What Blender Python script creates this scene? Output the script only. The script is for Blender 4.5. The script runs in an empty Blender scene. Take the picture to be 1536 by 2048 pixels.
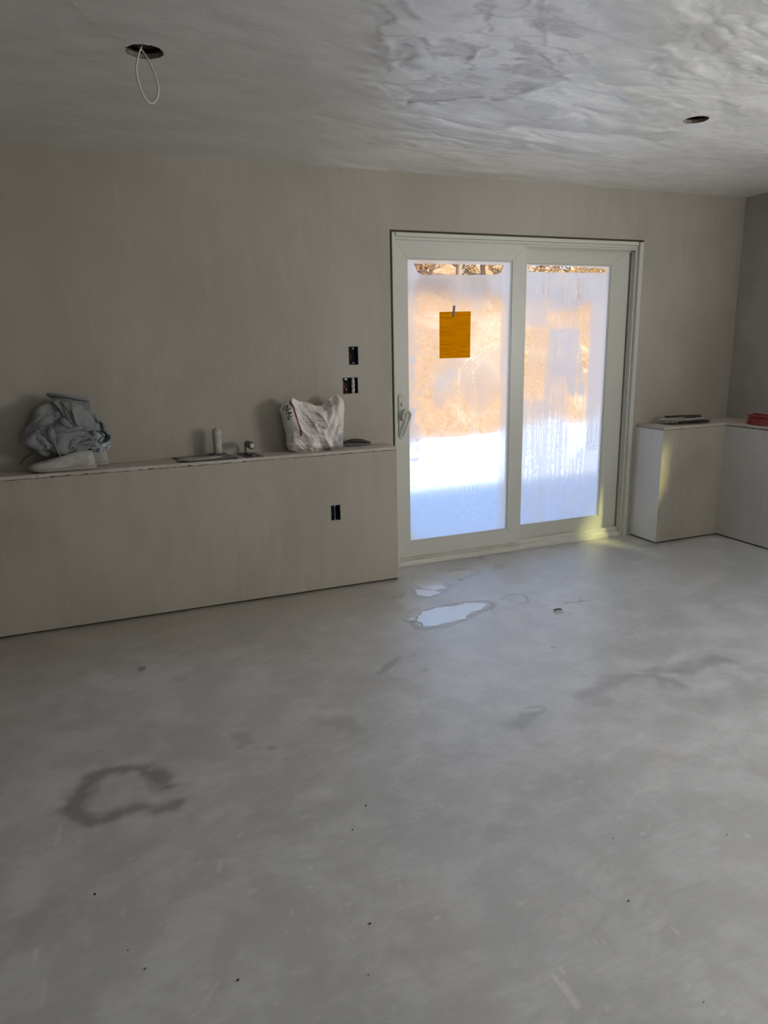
import bpy, bmesh, math, random
import numpy as np
from mathutils import Vector, Matrix

# ------------------------------------------------------------------ camera
C = bpy.context.scene.collection
SC = bpy.context.scene
CAM_R = Vector((0.92768, -0.37284, -0.0199))
CAM_U = Vector((0.10455, 0.20822, 0.97248))
CAM_F = Vector((0.35843, 0.90423, -0.23214))
CAM_O = Vector((0.0, 0.0, 1.4568))
FPX = 1409.46
cam = bpy.data.cameras.new('camera')
cam.sensor_fit = 'VERTICAL'; cam.sensor_height = 36.0
cam.lens = FPX / 2048 * 36.0
cam.clip_start = 0.02; cam.clip_end = 300
camo = bpy.data.objects.new('camera', cam); C.objects.link(camo)
camo.matrix_world = Matrix(((CAM_R.x, CAM_U.x, -CAM_F.x, CAM_O.x),
                            (CAM_R.y, CAM_U.y, -CAM_F.y, CAM_O.y),
                            (CAM_R.z, CAM_U.z, -CAM_F.z, CAM_O.z), (0, 0, 0, 1)))
SC.camera = camo

# ------------------------------------------------------------------ world, sun, daylight through the side windows
w = bpy.data.worlds.new('sky'); SC.world = w; w.use_nodes = True
nt = w.node_tree; nt.nodes.clear()
tc = nt.nodes.new('ShaderNodeTexCoord'); sp = nt.nodes.new('ShaderNodeSeparateXYZ')
rp = nt.nodes.new('ShaderNodeValToRGB'); bg = nt.nodes.new('ShaderNodeBackground'); ow = nt.nodes.new('ShaderNodeOutputWorld')
nt.links.new(tc.outputs['Generated'], sp.inputs[0]); nt.links.new(sp.outputs[2], rp.inputs[0])
rp.color_ramp.elements[0].position = 0.0; rp.color_ramp.elements[0].color = (0.86, 0.93, 1.0, 1)
rp.color_ramp.elements[1].position = 0.75; rp.color_ramp.elements[1].color = (0.19, 0.36, 0.78, 1)
e = rp.color_ramp.elements.new(0.25); e.color = (0.42, 0.62, 0.95, 1)
nt.links.new(rp.outputs[0], bg.inputs[0]); bg.inputs[1].default_value = 2.1
nt.links.new(bg.outputs[0], ow.inputs[0])

SUN_TO = Vector((0.545 * 0.766, -0.838 * 0.766, 0.643)).normalized()   # towards the sun
sl = bpy.data.lights.new('sun', 'SUN'); sl.energy = 7.5; sl.angle = math.radians(2.6); sl.color = (1.0, 0.93, 0.8)
so = bpy.data.objects.new('sun', sl); C.objects.link(so)
so.rotation_euler = SUN_TO.to_track_quat('Z', 'Y').to_euler(); so.location = (20, -30, 30)

def area(name, loc, size, sizey, direction, energy, color):
    l = bpy.data.lights.new(name, 'AREA'); l.shape = 'RECTANGLE'; l.size = size; l.size_y = sizey
    l.energy = energy; l.color = color
    o = bpy.data.objects.new(name, l); C.objects.link(o); o.location = loc
    o.rotation_euler = Vector(direction).to_track_quat('-Z', 'Z').to_euler()
    return o
# daylight entering by the side window (out of frame on the right) and the rear window
area('side_window_daylight', (4.50, 0.80, 1.6), 1.45, 1.25, (-1, 0, 0.55), 112, (1.0, 0.98, 0.965))
area('rear_window_daylight', (1.2, -2.55, 1.55), 2.3, 1.3, (0, 1, 0.35), 13, (1.0, 0.97, 0.94))

SC.view_settings.view_transform = 'Standard'; SC.view_settings.look = 'None'
SC.view_settings.exposure = 0.0; SC.view_settings.gamma = 1.0
SC.view_settings.use_curve_mapping = False
SC.cycles.max_bounces = 10; SC.cycles.diffuse_bounces = 6; SC.cycles.transparent_max_bounces = 16
SC.cycles.use_denoising = True
SC.cycles.sample_clamp_indirect = 6.0

# ------------------------------------------------------------------ dimensions (metres)
H = 2.44; D = 4.135; XC = 4.528; XL = -2.8; YR = -2.62
YH = 3.931; ZH = 0.847; XE = 1.648          # left half wall: face, top, end
XB = 3.654; YB = 3.862; XR = 4.236          # right ledge: left end, front face, side face
DX0, DX1, DZ = 1.722, 3.612, 2.105          # door frame outer edges

def px(u, v, axis, val):
    """point of the plane axis=val seen at photograph pixel (u, v)"""
    d = CAM_F + CAM_R * ((u - 768) / FPX) - CAM_U * ((v - 1024) / FPX)
    i = 'xyz'.index(axis)
    return CAM_O + d * ((val - CAM_O[i]) / d[i])

# ------------------------------------------------------------------ numpy noise
rng = np.random.default_rng(7)
_T = rng.random((256, 256)).astype(np.float64)
def vnoise(x, y, seed=0):
    x = x + seed * 17.31; y = y + seed * 9.77
    xi = np.floor(x).astype(int); yi = np.floor(y).astype(int)
    fx = x - xi; fy = y - yi
    fx = fx * fx * fx * (fx * (fx * 6 - 15) + 10); fy = fy * fy * fy * (fy * (fy * 6 - 15) + 10)
    a = _T[xi & 255, yi & 255]; b = _T[(xi + 1) & 255, yi & 255]
    c = _T[xi & 255, (yi + 1) & 255]; d = _T[(xi + 1) & 255, (yi + 1) & 255]
    return (a * (1 - fx) + b * fx) * (1 - fy) + (c * (1 - fx) + d * fx) * fy
def fbm(x, y, seed=0, oct=4, gain=0.5):
    s = 0; a = 1; t = 0
    for i in range(oct):
        s = s + a * vnoise(x, y, seed + i * 3.7); t += a; a *= gain; x = x * 2.03; y = y * 2.03
    return s / t
def sstep(a, b, x):
    t = np.clip((x - a) / (b - a), 0, 1); return t * t * (3 - 2 * t)
def poly_sd(X, Y, pts):
    """signed distance to polygon, negative inside"""
    d = np.full(X.shape, 1e9); ins = np.zeros(X.shape, bool); n = len(pts)
    for i in range(n):
        x0, y0 = pts[i]; x1, y1 = pts[(i + 1) % n]
        ex, ey = x1 - x0, y1 - y0
        t = np.clip(((X - x0) * ex + (Y - y0) * ey) / (ex * ex + ey * ey + 1e-12), 0, 1)
        d = np.minimum(d, np.hypot(X - x0 - t * ex, Y - y0 - t * ey))
        c = ((y0 > Y) != (y1 > Y)) & (X < (x1 - x0) * (Y - y0) / (y1 - y0 + 1e-12) + x0)
        ins ^= c
    return np.where(ins, -d, d)
def line_d(X, Y, pts):
    d = np.full(X.shape, 1e9)
    for (x0, y0), (x1, y1) in zip(pts, pts[1:]):
        ex, ey = x1 - x0, y1 - y0
        t = np.clip(((X - x0) * ex + (Y - y0) * ey) / (ex * ex + ey * ey + 1e-12), 0, 1)
        d = np.minimum(d, np.hypot(X - x0 - t * ex, Y - y0 - t * ey))
    return d
def P2(pts, axis, val):
    return [(p.x, p.y) for p in (px(u, v, axis, val) for u, v in pts)]

# ------------------------------------------------------------------ materials
def mat(name, base=(0.5, 0.5, 0.5), rough=0.6, metal=0.0, spec=0.5):
    m = bpy.data.materials.new(name); m.use_nodes = True
    b = m.node_tree.nodes['Principled BSDF']
    b.inputs['Base Color'].default_value = (*base, 1); b.inputs['Roughness'].default_value = rough
    b.inputs['Metallic'].default_value = metal; b.inputs['Specular IOR Level'].default_value = spec
    return m
class G:
    """small helper to write node graphs"""
    def __init__(s, m): s.m = m; s.n = m.node_tree.nodes; s.l = m.node_tree.links; s.b = s.n.get('Principled BSDF')
    def put(s, sock, v):
        if isinstance(v, bpy.types.NodeSocket): s.l.new(v, sock)
        elif isinstance(v, (tuple, list)) and len(v) == 3 and sock.type == 'RGBA': sock.default_value = (*v, 1)
        else: sock.default_value = v
    def coord(s, scale=(1, 1, 1), loc=(0, 0, 0), rot=(0, 0, 0)):
        t = s.n.new('ShaderNodeTexCoord'); mp = s.n.new('ShaderNodeMapping')
        mp.inputs['Scale'].default_value = scale; mp.inputs['Location'].default_value = loc; mp.inputs['Rotation'].default_value = rot
        s.l.new(t.outputs['Object'], mp.inputs[0]); return mp.outputs[0]
    def xyz(s):
        t = s.n.new('ShaderNodeTexCoord'); q = s.n.new('ShaderNodeSeparateXYZ'); s.l.new(t.outputs['Object'], q.inputs[0]); return q.outputs
    def noise(s, vec, scale=5, detail=4, rough=0.5, dist=0.0):
        t = s.n.new('ShaderNodeTexNoise'); s.l.new(vec, t.inputs['Vector'])
        t.inputs['Scale'].default_value = scale; t.inputs['Detail'].default_value = detail
        t.inputs['Roughness'].default_value = rough; t.inputs['Distortion'].default_value = dist
        return t.outputs[0]
    def math(s, op, a, b=0.0, c=0.0, clamp=False):
        t = s.n.new('ShaderNodeMath'); t.operation = op; t.use_clamp = clamp
        s.put(t.inputs[0], a); s.put(t.inputs[1], b); s.put(t.inputs[2], c); return t.outputs[0]
    def ss(s, x, a, b, lo=0.0, hi=1.0):
        t = s.n.new('ShaderNodeMapRange'); t.interpolation_type = 'SMOOTHSTEP'
        s.put(t.inputs['Value'], x)
        if a > b: a, b, lo, hi = b, a, hi, lo
        t.inputs['From Min'].default_value = a; t.inputs['From Max'].default_value = b
        t.inputs['To Min'].default_value = lo; t.inputs['To Max'].default_value = hi
        return t.outputs[0]
    def mix(s, f, a, b, blend='MIX'):
        t = s.n.new('ShaderNodeMix'); t.data_type = 'RGBA'; t.blend_type = blend
        s.put(t.inputs[0], f); s.put(t.inputs[6], a); s.put(t.inputs[7], b); return t.outputs[2]
    def attr(s, name):
        t = s.n.new('ShaderNodeAttribute'); t.attribute_name = name; return t.outputs
    def bump(s, h, strength=0.3, dist=0.01, normal=None):
        t = s.n.new('ShaderNodeBump'); t.inputs['Strength'].default_value = strength; t.inputs['Distance'].default_value = dist
        s.l.new(h, t.inputs['Height'])
        if normal is not None: s.l.new(normal, t.inputs['Normal'])
        return t.outputs[0]
    def set(s, name, v): s.put(s.b.inputs[name], v)

def plaster(name, c1, c2, stroke=(1, 1, 1), rough=0.72):
    m = mat(name, c1, rough); g = G(m)
    v = g.coord(); big = g.noise(v, 1.3, 5, 0.55, 0.4)
    st = g.noise(g.coord(scale=stroke), 3.0, 5, 0.6, 0.6)
    f = g.math('ADD', g.math('MULTIPLY', big, 0.6), g.math('MULTIPLY', st, 0.4))
    col = g.mix(g.ss(f, 0.36, 0.64), c1, c2)
    fine = g.noise(g.coord(scale=stroke), 14, 4, 0.6)
    col = g.mix(g.math('MULTIPLY', g.ss(fine, 0.55, 0.8), 0.22), col, tuple(min(1, x * 1.35) for x in c2))
    mp_ = g.noise(v, 0.8, 2)
    col = g.mix(g.math('MULTIPLY', g.ss(mp_, 0.5, 0.7), 0.25), col, (c2[0] * 1.04, c2[1] * 0.94, c2[2] * 0.9))
    g.set('Base Color', col)
    g.set('Roughness', g.ss(st, 0.3, 0.7, rough - 0.12, rough + 0.1))
    g.set('Normal', g.bump(g.math('ADD', st, g.math('MULTIPLY', fine, 0.3)), 0.25, 0.006))
    return m
M = {}
M['wall'] = plaster('wall_plaster', (0.375, 0.35, 0.29), (0.435, 0.41, 0.35), (4, 4, 0.9))
M['low'] = plaster('low_wall_plaster', (0.375, 0.345, 0.285), (0.445, 0.415, 0.35), (4, 4, 0.8))
M['side'] = plaster('side_wall_plaster', (0.36, 0.335, 0.31), (0.44, 0.42, 0.395), (4, 4, 1.0))
M['lowside'] = plaster('low_side_lit_plaster', (0.50, 0.49, 0.475), (0.58, 0.57, 0.55), (4, 4, 1.0))  # lighter copy of the low plaster: glancing door and floor light in the colour
M['bare'] = plaster('bounce_cutting_dark', (0.10, 0.085, 0.07), (0.17, 0.145, 0.12), (1, 1, 1), 0.9)  # dark colour put on the unseen walls to cut bounce light on the left
M['pale'] = plaster('ledge_end_lit_plaster', (0.74, 0.75, 0.76), (0.80, 0.80, 0.81), (3, 3, 1))  # palest ledge face: light from the door painted into its colour
M['ledge'] = plaster('ledge_board_dusty', (0.42, 0.375, 0.33), (0.56, 0.51, 0.46), (2, 6, 2), 0.85)
M['rawboard'] = plaster('raw_plasterboard', (0.22, 0.18, 0.155), (0.30, 0.26, 0.23), (1, 1, 1), 0.9)
M['gap'] = mat('dark_gap', (0.05, 0.038, 0.03), 0.95, spec=0.1)
M['shim'] = plaster('brown_shim', (0.10, 0.07, 0.05), (0.20, 0.15, 0.11), (1, 1, 1), 0.9)
M['void'] = mat('ceiling_void', (0.02, 0.017, 0.015), 1.0, spec=0.0)
m = mat('white_pvc', (0.62, 0.64, 0.59), 0.38); g = G(m)
n_ = g.noise(g.coord(), 3, 4, 0.6); dust = g.noise(g.coord(scale=(1, 1, .5)), 45, 3, 0.7)
g.set('Base Color', g.mix(g.math('MULTIPLY', g.ss(dust, 0.6, 0.75), 0.25), g.mix(n_, (0.55, 0.555, 0.49), (0.62, 0.62, 0.555)), (0.45, 0.44, 0.40)))
M['pvc'] = m
m = mat('white_pvc_dusty', (0.55, 0.54, 0.48), 0.6); g = G(m)
n_ = g.noise(g.coord(scale=(1, 3, 6)), 9, 5, 0.7)
g.set('Base Color', g.mix(g.ss(n_, 0.35, 0.65), (0.36, 0.34, 0.29), (0.60, 0.59, 0.53)))
M['sill'] = m; g.set('Base Color', g.mix(g.ss(n_, 0.3, 0.7), (0.58, 0.57, 0.50), (0.70, 0.69, 0.63)))

# floor: cement screed, driven by attributes written into the mesh
m = mat('cement_screed', (0.4, 0.4, 0.4), 0.55); g = G(m)
mk = g.attr('marks')                       # r = wet/dark stain and darker wall foot, g = pale scuff, b = damp zone near the door
sepc = g.n.new('ShaderNodeSeparateColor'); g.l.new(mk[0], sepc.inputs[0]); dk, wh, dp = sepc.outputs[:3]
v = g.coord()
big = g.noise(v, 0.9, 5, 0.6, 0.5)
brush = g.noise(g.coord(scale=(1.5, 9, 1), rot=(0, 0, 0.45)), 7, 5, 0.65, 0.5)
fine = g.noise(g.coord(scale=(1, 5, 1), rot=(0, 0, 0.4)), 60, 4, 0.7)
mot = g.noise(v, 5, 6, 0.65, 0.3)
col = g.mix(g.ss(big, 0.35, 0.65), (0.515, 0.52, 0.527), (0.61, 0.616, 0.625))
col = g.mix(g.math('MULTIPLY', g.ss(brush, 0.4, 0.65), 0.34), col, (0.68, 0.685, 0.69))
col = g.mix(g.math('MULTIPLY', g.ss(mot, 0.60, 0.42), 0.5), col, (0.42, 0.42, 0.42))
col = g.mix(g.math('MULTIPLY', g.ss(fine, 0.62, 0.76), 0.6), col, (0.76, 0.76, 0.75))
col = g.mix(g.math('MULTIPLY', g.ss(fine, 0.42, 0.28), 0.55), col, (0.30, 0.30, 0.30))
col = g.mix(g.math('MULTIPLY', dk, 0.95), col, (0.20, 0.20, 0.20))
col = g.mix(wh, col, (0.80, 0.79, 0.77))
col = g.mix(g.math('MULTIPLY', mk[3], 0.75), col, g.mix(1.0, col, (0.80, 0.71, 0.56), 'MULTIPLY'))
g.set('Base Color', col)
rg = g.ss(mot, 0.3, 0.7, 0.40, 0.60)
rg = g.math('SUBTRACT', rg, g.math('MULTIPLY', dp, 0.13))
rg = g.math('SUBTRACT', rg, g.math('MULTIPLY', dk, 0.04), clamp=True)
g.set('Roughness', rg); g.b.inputs['Coat Weight'].default_value = 0.5; g.b.inputs['Coat IOR'].default_value = 1.85; g.b.inputs['Coat Roughness'].default_value = 0.40; g.l.new(g.ss(dp, 0.0, 1.0, 0.35, 1.0), g.b.inputs['Coat Weight'])
g.set('Normal', g.bump(g.math('ADD', g.math('MULTIPLY', brush, 0.22), g.math('MULTIPLY', fine, 0.5)), 0.5, 0.006))
M['floor'] = m

# ceiling plaster
m = mat('ceiling_plaster', (0.5, 0.5, 0.48), 0.45); g = G(m)
mk = g.attr('marks'); sepc = g.n.new('ShaderNodeSeparateColor'); g.l.new(mk[0], sepc.inputs[0]); tone, patch, crack = sepc.outputs[:3]
fine = g.noise(g.coord(scale=(1.5, 4, 1), rot=(0, 0, -0.2)), 22, 5, 0.65, 0.6)
mid = g.noise(g.coord(scale=(1, 2.2, 1), rot=(0, 0, -0.25)), 3.2, 6, 0.6, 1.2)
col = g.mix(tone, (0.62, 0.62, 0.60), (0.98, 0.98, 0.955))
col = g.mix(g.math('MULTIPLY', g.ss(mid, 0.42, 0.62), 0.22), col, (0.78, 0.77, 0.75))
col = g.mix(g.math('MULTIPLY', g.ss(fine, 0.5, 0.75), 0.25), col, (0.76, 0.755, 0.74))
col = g.mix(g.math('MULTIPLY', patch, 0.95), col, g.mix(g.ss(fine, 0.35, 0.6), (0.33, 0.31, 0.285), (0.52, 0.49, 0.455)))
col = g.mix(crack, col, (0.14, 0.13, 0.12))
g.set('Base Color', col)
g.set('Roughness', g.ss(mid, 0.3, 0.7, 0.42, 0.60)); g.b.inputs['Coat Weight'].default_value = 1.0; g.b.inputs['Coat IOR'].default_value = 2.1; g.b.inputs['Coat Roughness'].default_value = 0.42
g.set('Normal', g.bump(g.math('ADD', g.math('MULTIPLY', fine, 0.5), mid), 0.6, 0.012))
M['ceil'] = m

# fogged glass
def fog_mat(name, kind):
    m = bpy.data.materials.new(name); m.use_nodes = True; g = G(m); n, l = g.n, g.l
    n.remove(g.b); out = n['Material Output']
    sc = n.new('ShaderNodeSeparateColor'); l.new(g.attr('marks')[0], sc.inputs[0])
    grain = g.noise(g.coord(), 85, 3, 0.7)
    keep = g.math('MULTIPLY', sc.outputs[0], g.ss(grain, 0.3, 0.7, -0.10, 0.10))
    d = g.math('ADD', sc.outputs[0], keep, clamp=True)
    t0 = n.new('ShaderNodeBsdfTransparent'); t0.inputs[0].default_value = (0.97, 0.98, 0.97, 1)
    rf = n.new('ShaderNodeBsdfRefraction'); rf.inputs['Color'].default_value = (0.98, 0.98, 0.98, 1); rf.inputs['Roughness'].default_value = 0.95; rf.inputs['IOR'].default_value = 1.02
    tr = n.new('ShaderNodeMixShader'); l.new(g.ss(sc.outputs[0], 0.10, 0.34, 0.0, 0.92), tr.inputs[0]); l.new(t0.outputs[0], tr.inputs[1]); l.new(rf.outputs[0], tr.inputs[2])
    tl = n.new('ShaderNodeBsdfTranslucent'); tl.inputs[0].default_value = (0.98, 0.92, 0.86, 1)
    df = n.new('ShaderNodeBsdfDiffuse'); df.inputs[0].default_value = (0.8, 0.8, 0.8, 1)
    a = n.new('ShaderNodeMixShader'); a.inputs[0].default_value = 0.06
    l.new(tl.outputs[0], a.inputs[1]); l.new(df.outputs[0], a.inputs[2])
    s = n.new('ShaderNodeMixShader'); l.new(d, s.inputs[0]); l.new(tr.outputs[0], s.inputs[1]); l.new(a.outputs[0], s.inputs[2])
    l.new(s.outputs[0], out.inputs[0])
    return m
M['fog0'] = fog_mat('condensation_left', 0)
M['fog1'] = fog_mat('condensation_right', 1)
def clear_glass(name, tint, gloss=True):
    m = bpy.data.materials.new(name); m.use_nodes = True; m.use_transparent_shadow = True; g = G(m); n, l = g.n, g.l
    n.remove(g.b); tr = n.new('ShaderNodeBsdfTransparent'); tr.inputs[0].default_value = (*tint, 1)
    gl = n.new('ShaderNodeBsdfGlossy'); gl.inputs[1].default_value = 0.03
    fr = n.new('ShaderNodeFresnel'); fr.inputs[0].default_value = 1.3
    s = n.new('ShaderNodeMixShader'); l.new(fr.outputs[0], s.inputs[0]); l.new(tr.outputs[0], s.inputs[1]); l.new(gl.outputs[0], s.inputs[2])
    l.new((s if gloss else tr).outputs[0], n['Material Output'].inputs[0]); return m
M['glass'] = clear_glass('clear_glass', (0.96, 0.98, 0.97))
M['amber'] = clear_glass('sun_dimming_glass', (0.64, 0.66, 0.44), False)  # yellow tint added to dim and warm the sun strip indoors
m = bpy.data.materials.new('poly_sheet'); m.use_nodes = True
M['poly'] = m; m.node_tree.nodes['Principled BSDF'].inputs['Base Color'].default_value = (0.75, 0.75, 0.73, 1)

# ------------------------------------------------------------------ mesh helpers
def mesh_obj(name, verts, faces, m=None, parent=None, smooth=False):
    me = bpy.data.meshes.new(name); me.from_pydata([tuple(v) for v in verts], [], faces); me.update()
    if m is not None: me.materials.append(m)
    if smooth:
        for p in me.polygons: p.use_smooth = True
    o = bpy.data.objects.new(name, me); C.objects.link(o)
    if parent is not None: o.parent = parent
    return o
class MB:
    def __init__(s): s.v = []; s.f = []
    def add(s, v, f):
        k = len(s.v); s.v += [tuple(a) for a in v]; s.f += [tuple(i + k for i in q) for q in f]
    def box(s, x0, x1, y0, y1, z0, z1):
        s.add([(x0, y0, z0), (x1, y0, z0), (x1, y1, z0), (x0, y1, z0), (x0, y0, z1), (x1, y0, z1), (x1, y1, z1), (x0, y1, z1)],
              [(0, 3, 2, 1), (4, 5, 6, 7), (0, 1, 5, 4), (1, 2, 6, 5), (2, 3, 7, 6), (3, 0, 4, 7)]); return s
    def tube(s, pts, rad, n=10, flat=1.0, cap=True):
        pts = [Vector(p) for p in pts]; k = len(s.v); N = len(pts)
        if not isinstance(rad, (list, tuple)): rad = [rad] * N
        up = Vector((0.13, 0.21, 0.97))
        for i, p in enumerate(pts):
            t = (pts[min(i + 1, N - 1)] - pts[max(i - 1, 0)]).normalized()
            a = t.cross(up)
            if a.length < 1e-3: a = t.cross(Vector((1, 0, 0)))
            a.normalize(); b = t.cross(a).normalized()
            if i and (a.dot(pa) < 0): a = -a; b = -b
            pa = a
            for j in range(n):
                th = 2 * math.pi * j / n
                s.v.append(tuple(p + (a * math.cos(th) + b * math.sin(th) * flat) * rad[i]))
        for i in range(N - 1):
            for j in range(n):
                s.f.append((k + i * n + j, k + i * n + (j + 1) % n, k + (i + 1) * n + (j + 1) % n, k + (i + 1) * n + j))
        if cap:
            s.f.append(tuple(k + j for j in range(n))[::-1]); s.f.append(tuple(k + (N - 1) * n + j for j in range(n)))
        return s
    def lathe(s, c, prof, n=20, axis='z'):
        k = len(s.v); c = Vector(c)
        for (r, h) in prof:
            for j in range(n):
                th = 2 * math.pi * j / n; a, b = r * math.cos(th), r * math.sin(th)
                o = {'z': (a, b, h), 'y': (a, h, b), 'x': (h, a, b)}[axis]
                s.v.append(tuple(c + Vector(o)))
        for i in range(len(prof) - 1):
            for j in range(n):
                s.f.append((k + i * n + j, k + i * n + (j + 1) % n, k + (i + 1) * n + (j + 1) % n, k + (i + 1) * n + j))
        s.f.append(tuple(k + j for j in range(n))[::-1]); s.f.append(tuple(k + (len(prof) - 1) * n + j for j in range(n)))
        return s
    def prism(s, poly, y0, y1, axis='y'):
        k = len(s.v); n = len(poly)
        for h in (y0, y1):
            for (a, b) in poly: s.v.append({'y': (a, h, b), 'z': (a, b, h), 'x': (h, a, b)}[axis])
        s.f.append(tuple(range(k, k + n))); s.f.append(tuple(range(k + 2 * n - 1, k + n - 1, -1)))
        for i in range(n):
            j = (i + 1) % n; s.f.append((k + i, k + n + i, k + n + j, k + j))
        return s
    def build(s, name, m=None, parent=None, smooth=False, bevel=0.0):
        o = mesh_obj(name, s.v, s.f, m, parent, smooth)
        bm = bmesh.new(); bm.from_mesh(o.data); bmesh.ops.recalc_face_normals(bm, faces=bm.faces)
        bm.to_mesh(o.data); bm.free()
        if bevel:
            b = o.modifiers.new('b', 'BEVEL'); b.width = bevel; b.segments = 2; b.limit_method = 'ANGLE'
            for p in o.data.polygons: p.use_smooth = True
            o.modifiers.new('n', 'WEIGHTED_NORMAL')
        return o
def tag(o, label=None, cat=None, group=None, kind=None):
    if label: o['label'] = label
    if cat: o['category'] = cat
    if group: o['group'] = group
    if kind: o['kind'] = kind
    return o
def empty(name, loc, label, cat, group=None):
    o = bpy.data.objects.new(name, None); C.objects.link(o); o.location = loc; o.empty_display_size = 0.05
    tag(o, label, cat, group); return o
def part(name, mb, m, root, smooth=False, bevel=0.0, kind=None):
    """mesh given in world coordinates, parented to a root that stands at root.location"""
    o = mb.build(name, m, root, smooth, bevel)
    off = root.matrix_world.translation if root.type != 'EMPTY' else root.location
    p = root; tot = Vector((0, 0, 0))
    while p is not None: tot += p.location; p = p.parent
    if tot.length: o.data.transform(Matrix.Translation(-tot))
    if kind: o['kind'] = kind
    return o
def struct(name, mb, m, smooth=False, bevel=0.0, label=None):
    o = mb.build(name, m, None, smooth, bevel); o['kind'] = 'structure'
    if label: o['label'] = label
    return o

def wall_grid(axis, pos, thick, us, vs, holes):
    """slab with rectangular holes; us, vs = extents; holes = (u0,u1,v0,v1)"""
    U_ = sorted(set([us[0], us[1]] + [h for r in holes for h in r[:2]]))
    V_ = sorted(set([vs[0], vs[1]] + [h for r in holes for h in r[2:]]))
    def solid(i, j):
        if i < 0 or j < 0 or i >= len(U_) - 1 or j >= len(V_) - 1: return False
        cu = (U_[i] + U_[i + 1]) / 2; cv = (V_[j] + V_[j + 1]) / 2
        return not any(r[0] < cu < r[1] and r[2] < cv < r[3] for r in holes)
    def P(u, v, d): return (u, pos + d, v) if axis == 'y' else (pos + d, u, v)
    idx = {}; mb = MB()
    def vid(i, j, d):
        if (i, j, d) not in idx:
            idx[(i, j, d)] = len(mb.v); mb.v.append(P(U_[i], V_[j], thick if d else 0))
        return idx[(i, j, d)]
    for i in range(len(U_) - 1):
        for j in range(len(V_) - 1):
            if not solid(i, j): continue
            mb.f.append((vid(i, j, 0), vid(i + 1, j, 0), vid(i + 1, j + 1, 0), vid(i, j + 1, 0)))
            mb.f.append((vid(i, j, 1), vid(i, j + 1, 1), vid(i + 1, j + 1, 1), vid(i + 1, j, 1)))
            for (di, dj, a, b) in ((-1, 0, (i, j), (i, j + 1)), (1, 0, (i + 1, j + 1), (i + 1, j)), (0, -1, (i + 1, j), (i, j)), (0, 1, (i, j + 1), (i + 1, j + 1))):
                if not solid(i + di, j + dj): mb.f.append((vid(*a, 0), vid(*b, 0), vid(*b, 1), vid(*a, 1)))
    return mb

# ------------------------------------------------------------------ the shell
TH = 0.16
holes_back = [(DX0 - 0.010, DX1 + 0.008, -0.02, DZ + 0.014), (1.430, 1.492, 1.335, 1.445), (1.386, 1.485, 1.163, 1.261)]
struct('wall_back', wall_grid('y', D, TH, (XL, XC + 0.2), (-0.02, H + 0.02), holes_back), M['wall'])
# brown gap seen round the door frame
mb = MB()
mb.box(DX0 - 0.0099, DX1 + 0.0079, D + 0.030, D + TH, DZ + 0.0005, DZ + 0.0139)
mb.box(DX0 - 0.0099, DX0 - 0.0005, D + 0.025, D + TH, 0, DZ)
mb.box(DX1 + 0.0005, DX1 + 0.0079, D + 0.025, D + TH, 0, DZ)
struct('trim_1', mb, M['shim'], label='brown shim packing in the gap round the door frame')
struct('wall_left', MB().box(XL - 0.16, XL, YR - 0.16, D, -0.02, H), M['bare'])
hole_side = [(0.05, 1.55, 0.98, 2.22), (1.60, 2.60, 1.55, 2.32)]
struct('wall_right', wall_grid('x', XC, 0.16, (YR - 0.16, D), (-0.02, H + 0.02), hole_side), M['side'])
struct('wall_rear', wall_grid('y', YR - 0.16, 0.16, (XL, XC), (-0.02, H + 0.02), [(0.05, 2.35, 0.9, 2.2)]), M['bare'])
def plain_window(name, axis, pos, u0, u1, z0, z1, glass):
    t = 0.05; fr = MB()
    def bx(a, b, c, d, p0, p1):
        if axis == 'x': fr.box(pos + p0, pos + p1, a, b, c, d)
        else: fr.box(a, b, pos + p0, pos + p1, c, d)
    bx(u0, u1, z0, z0 + t, 0.05, 0.12); bx(u0, u1, z1 - t, z1, 0.05, 0.12)
    bx(u0, u0 + t, z0 + t, z1 - t, 0.05, 0.12); bx(u1 - t, u1, z0 + t, z1 - t, 0.05, 0.12)
    o = struct(name, fr, M['pvc'])
    p = MB()
    if axis == 'x': p.box(pos + 0.08, pos + 0.088, u0 + t, u1 - t, z0 + t, z1 - t)
    else: p.box(u0 + t, u1 - t, pos + 0.08, pos + 0.088, z0 + t, z1 - t)
    part('glass_pane', p, glass, o)
    return o
plain_window('window_1', 'x', XC, 0.05, 1.55, 0.98, 2.22, M['poly'])
plain_window('window_3', 'y', YR - 0.16, 0.05, 2.35, 0.9, 2.2, M['poly'])
w2 = struct('window_sun_slit', wall_grid('x', XC + 0.13, 0.03, (1.60, 2.60), (1.55, 2.32), [(1.92, 2.46, 1.88, 2.27)]), M['pvc'])  # added unseen slit, its plate shaped to pass one narrow sun strip
part('glass_pane', MB().box(XC + 0.142, XC + 0.146, 1.92, 2.46, 1.88, 2.27), M['amber'], w2)

# roof slab above the ceiling void
struct('trim_2', MB().box(XL - 0.16, XC + 0.16, YR - 0.16, D + TH, H + 0.10, H + 0.13)
       .box(XL - 0.16, XC + 0.16, D + 0.02, D + TH, H + 0.02, H + 0.10).box(XL - 0.16, XC + 0.16, YR - 0.16, YR, H + 0.02, H + 0.10)
       .box(XL - 0.16, XL, YR, D, H, H + 0.10).box(XC, XC + 0.16, YR, D, H + 0.02, H + 0.10), M['void'], label='dark roof void above the ceiling holes')

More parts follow.
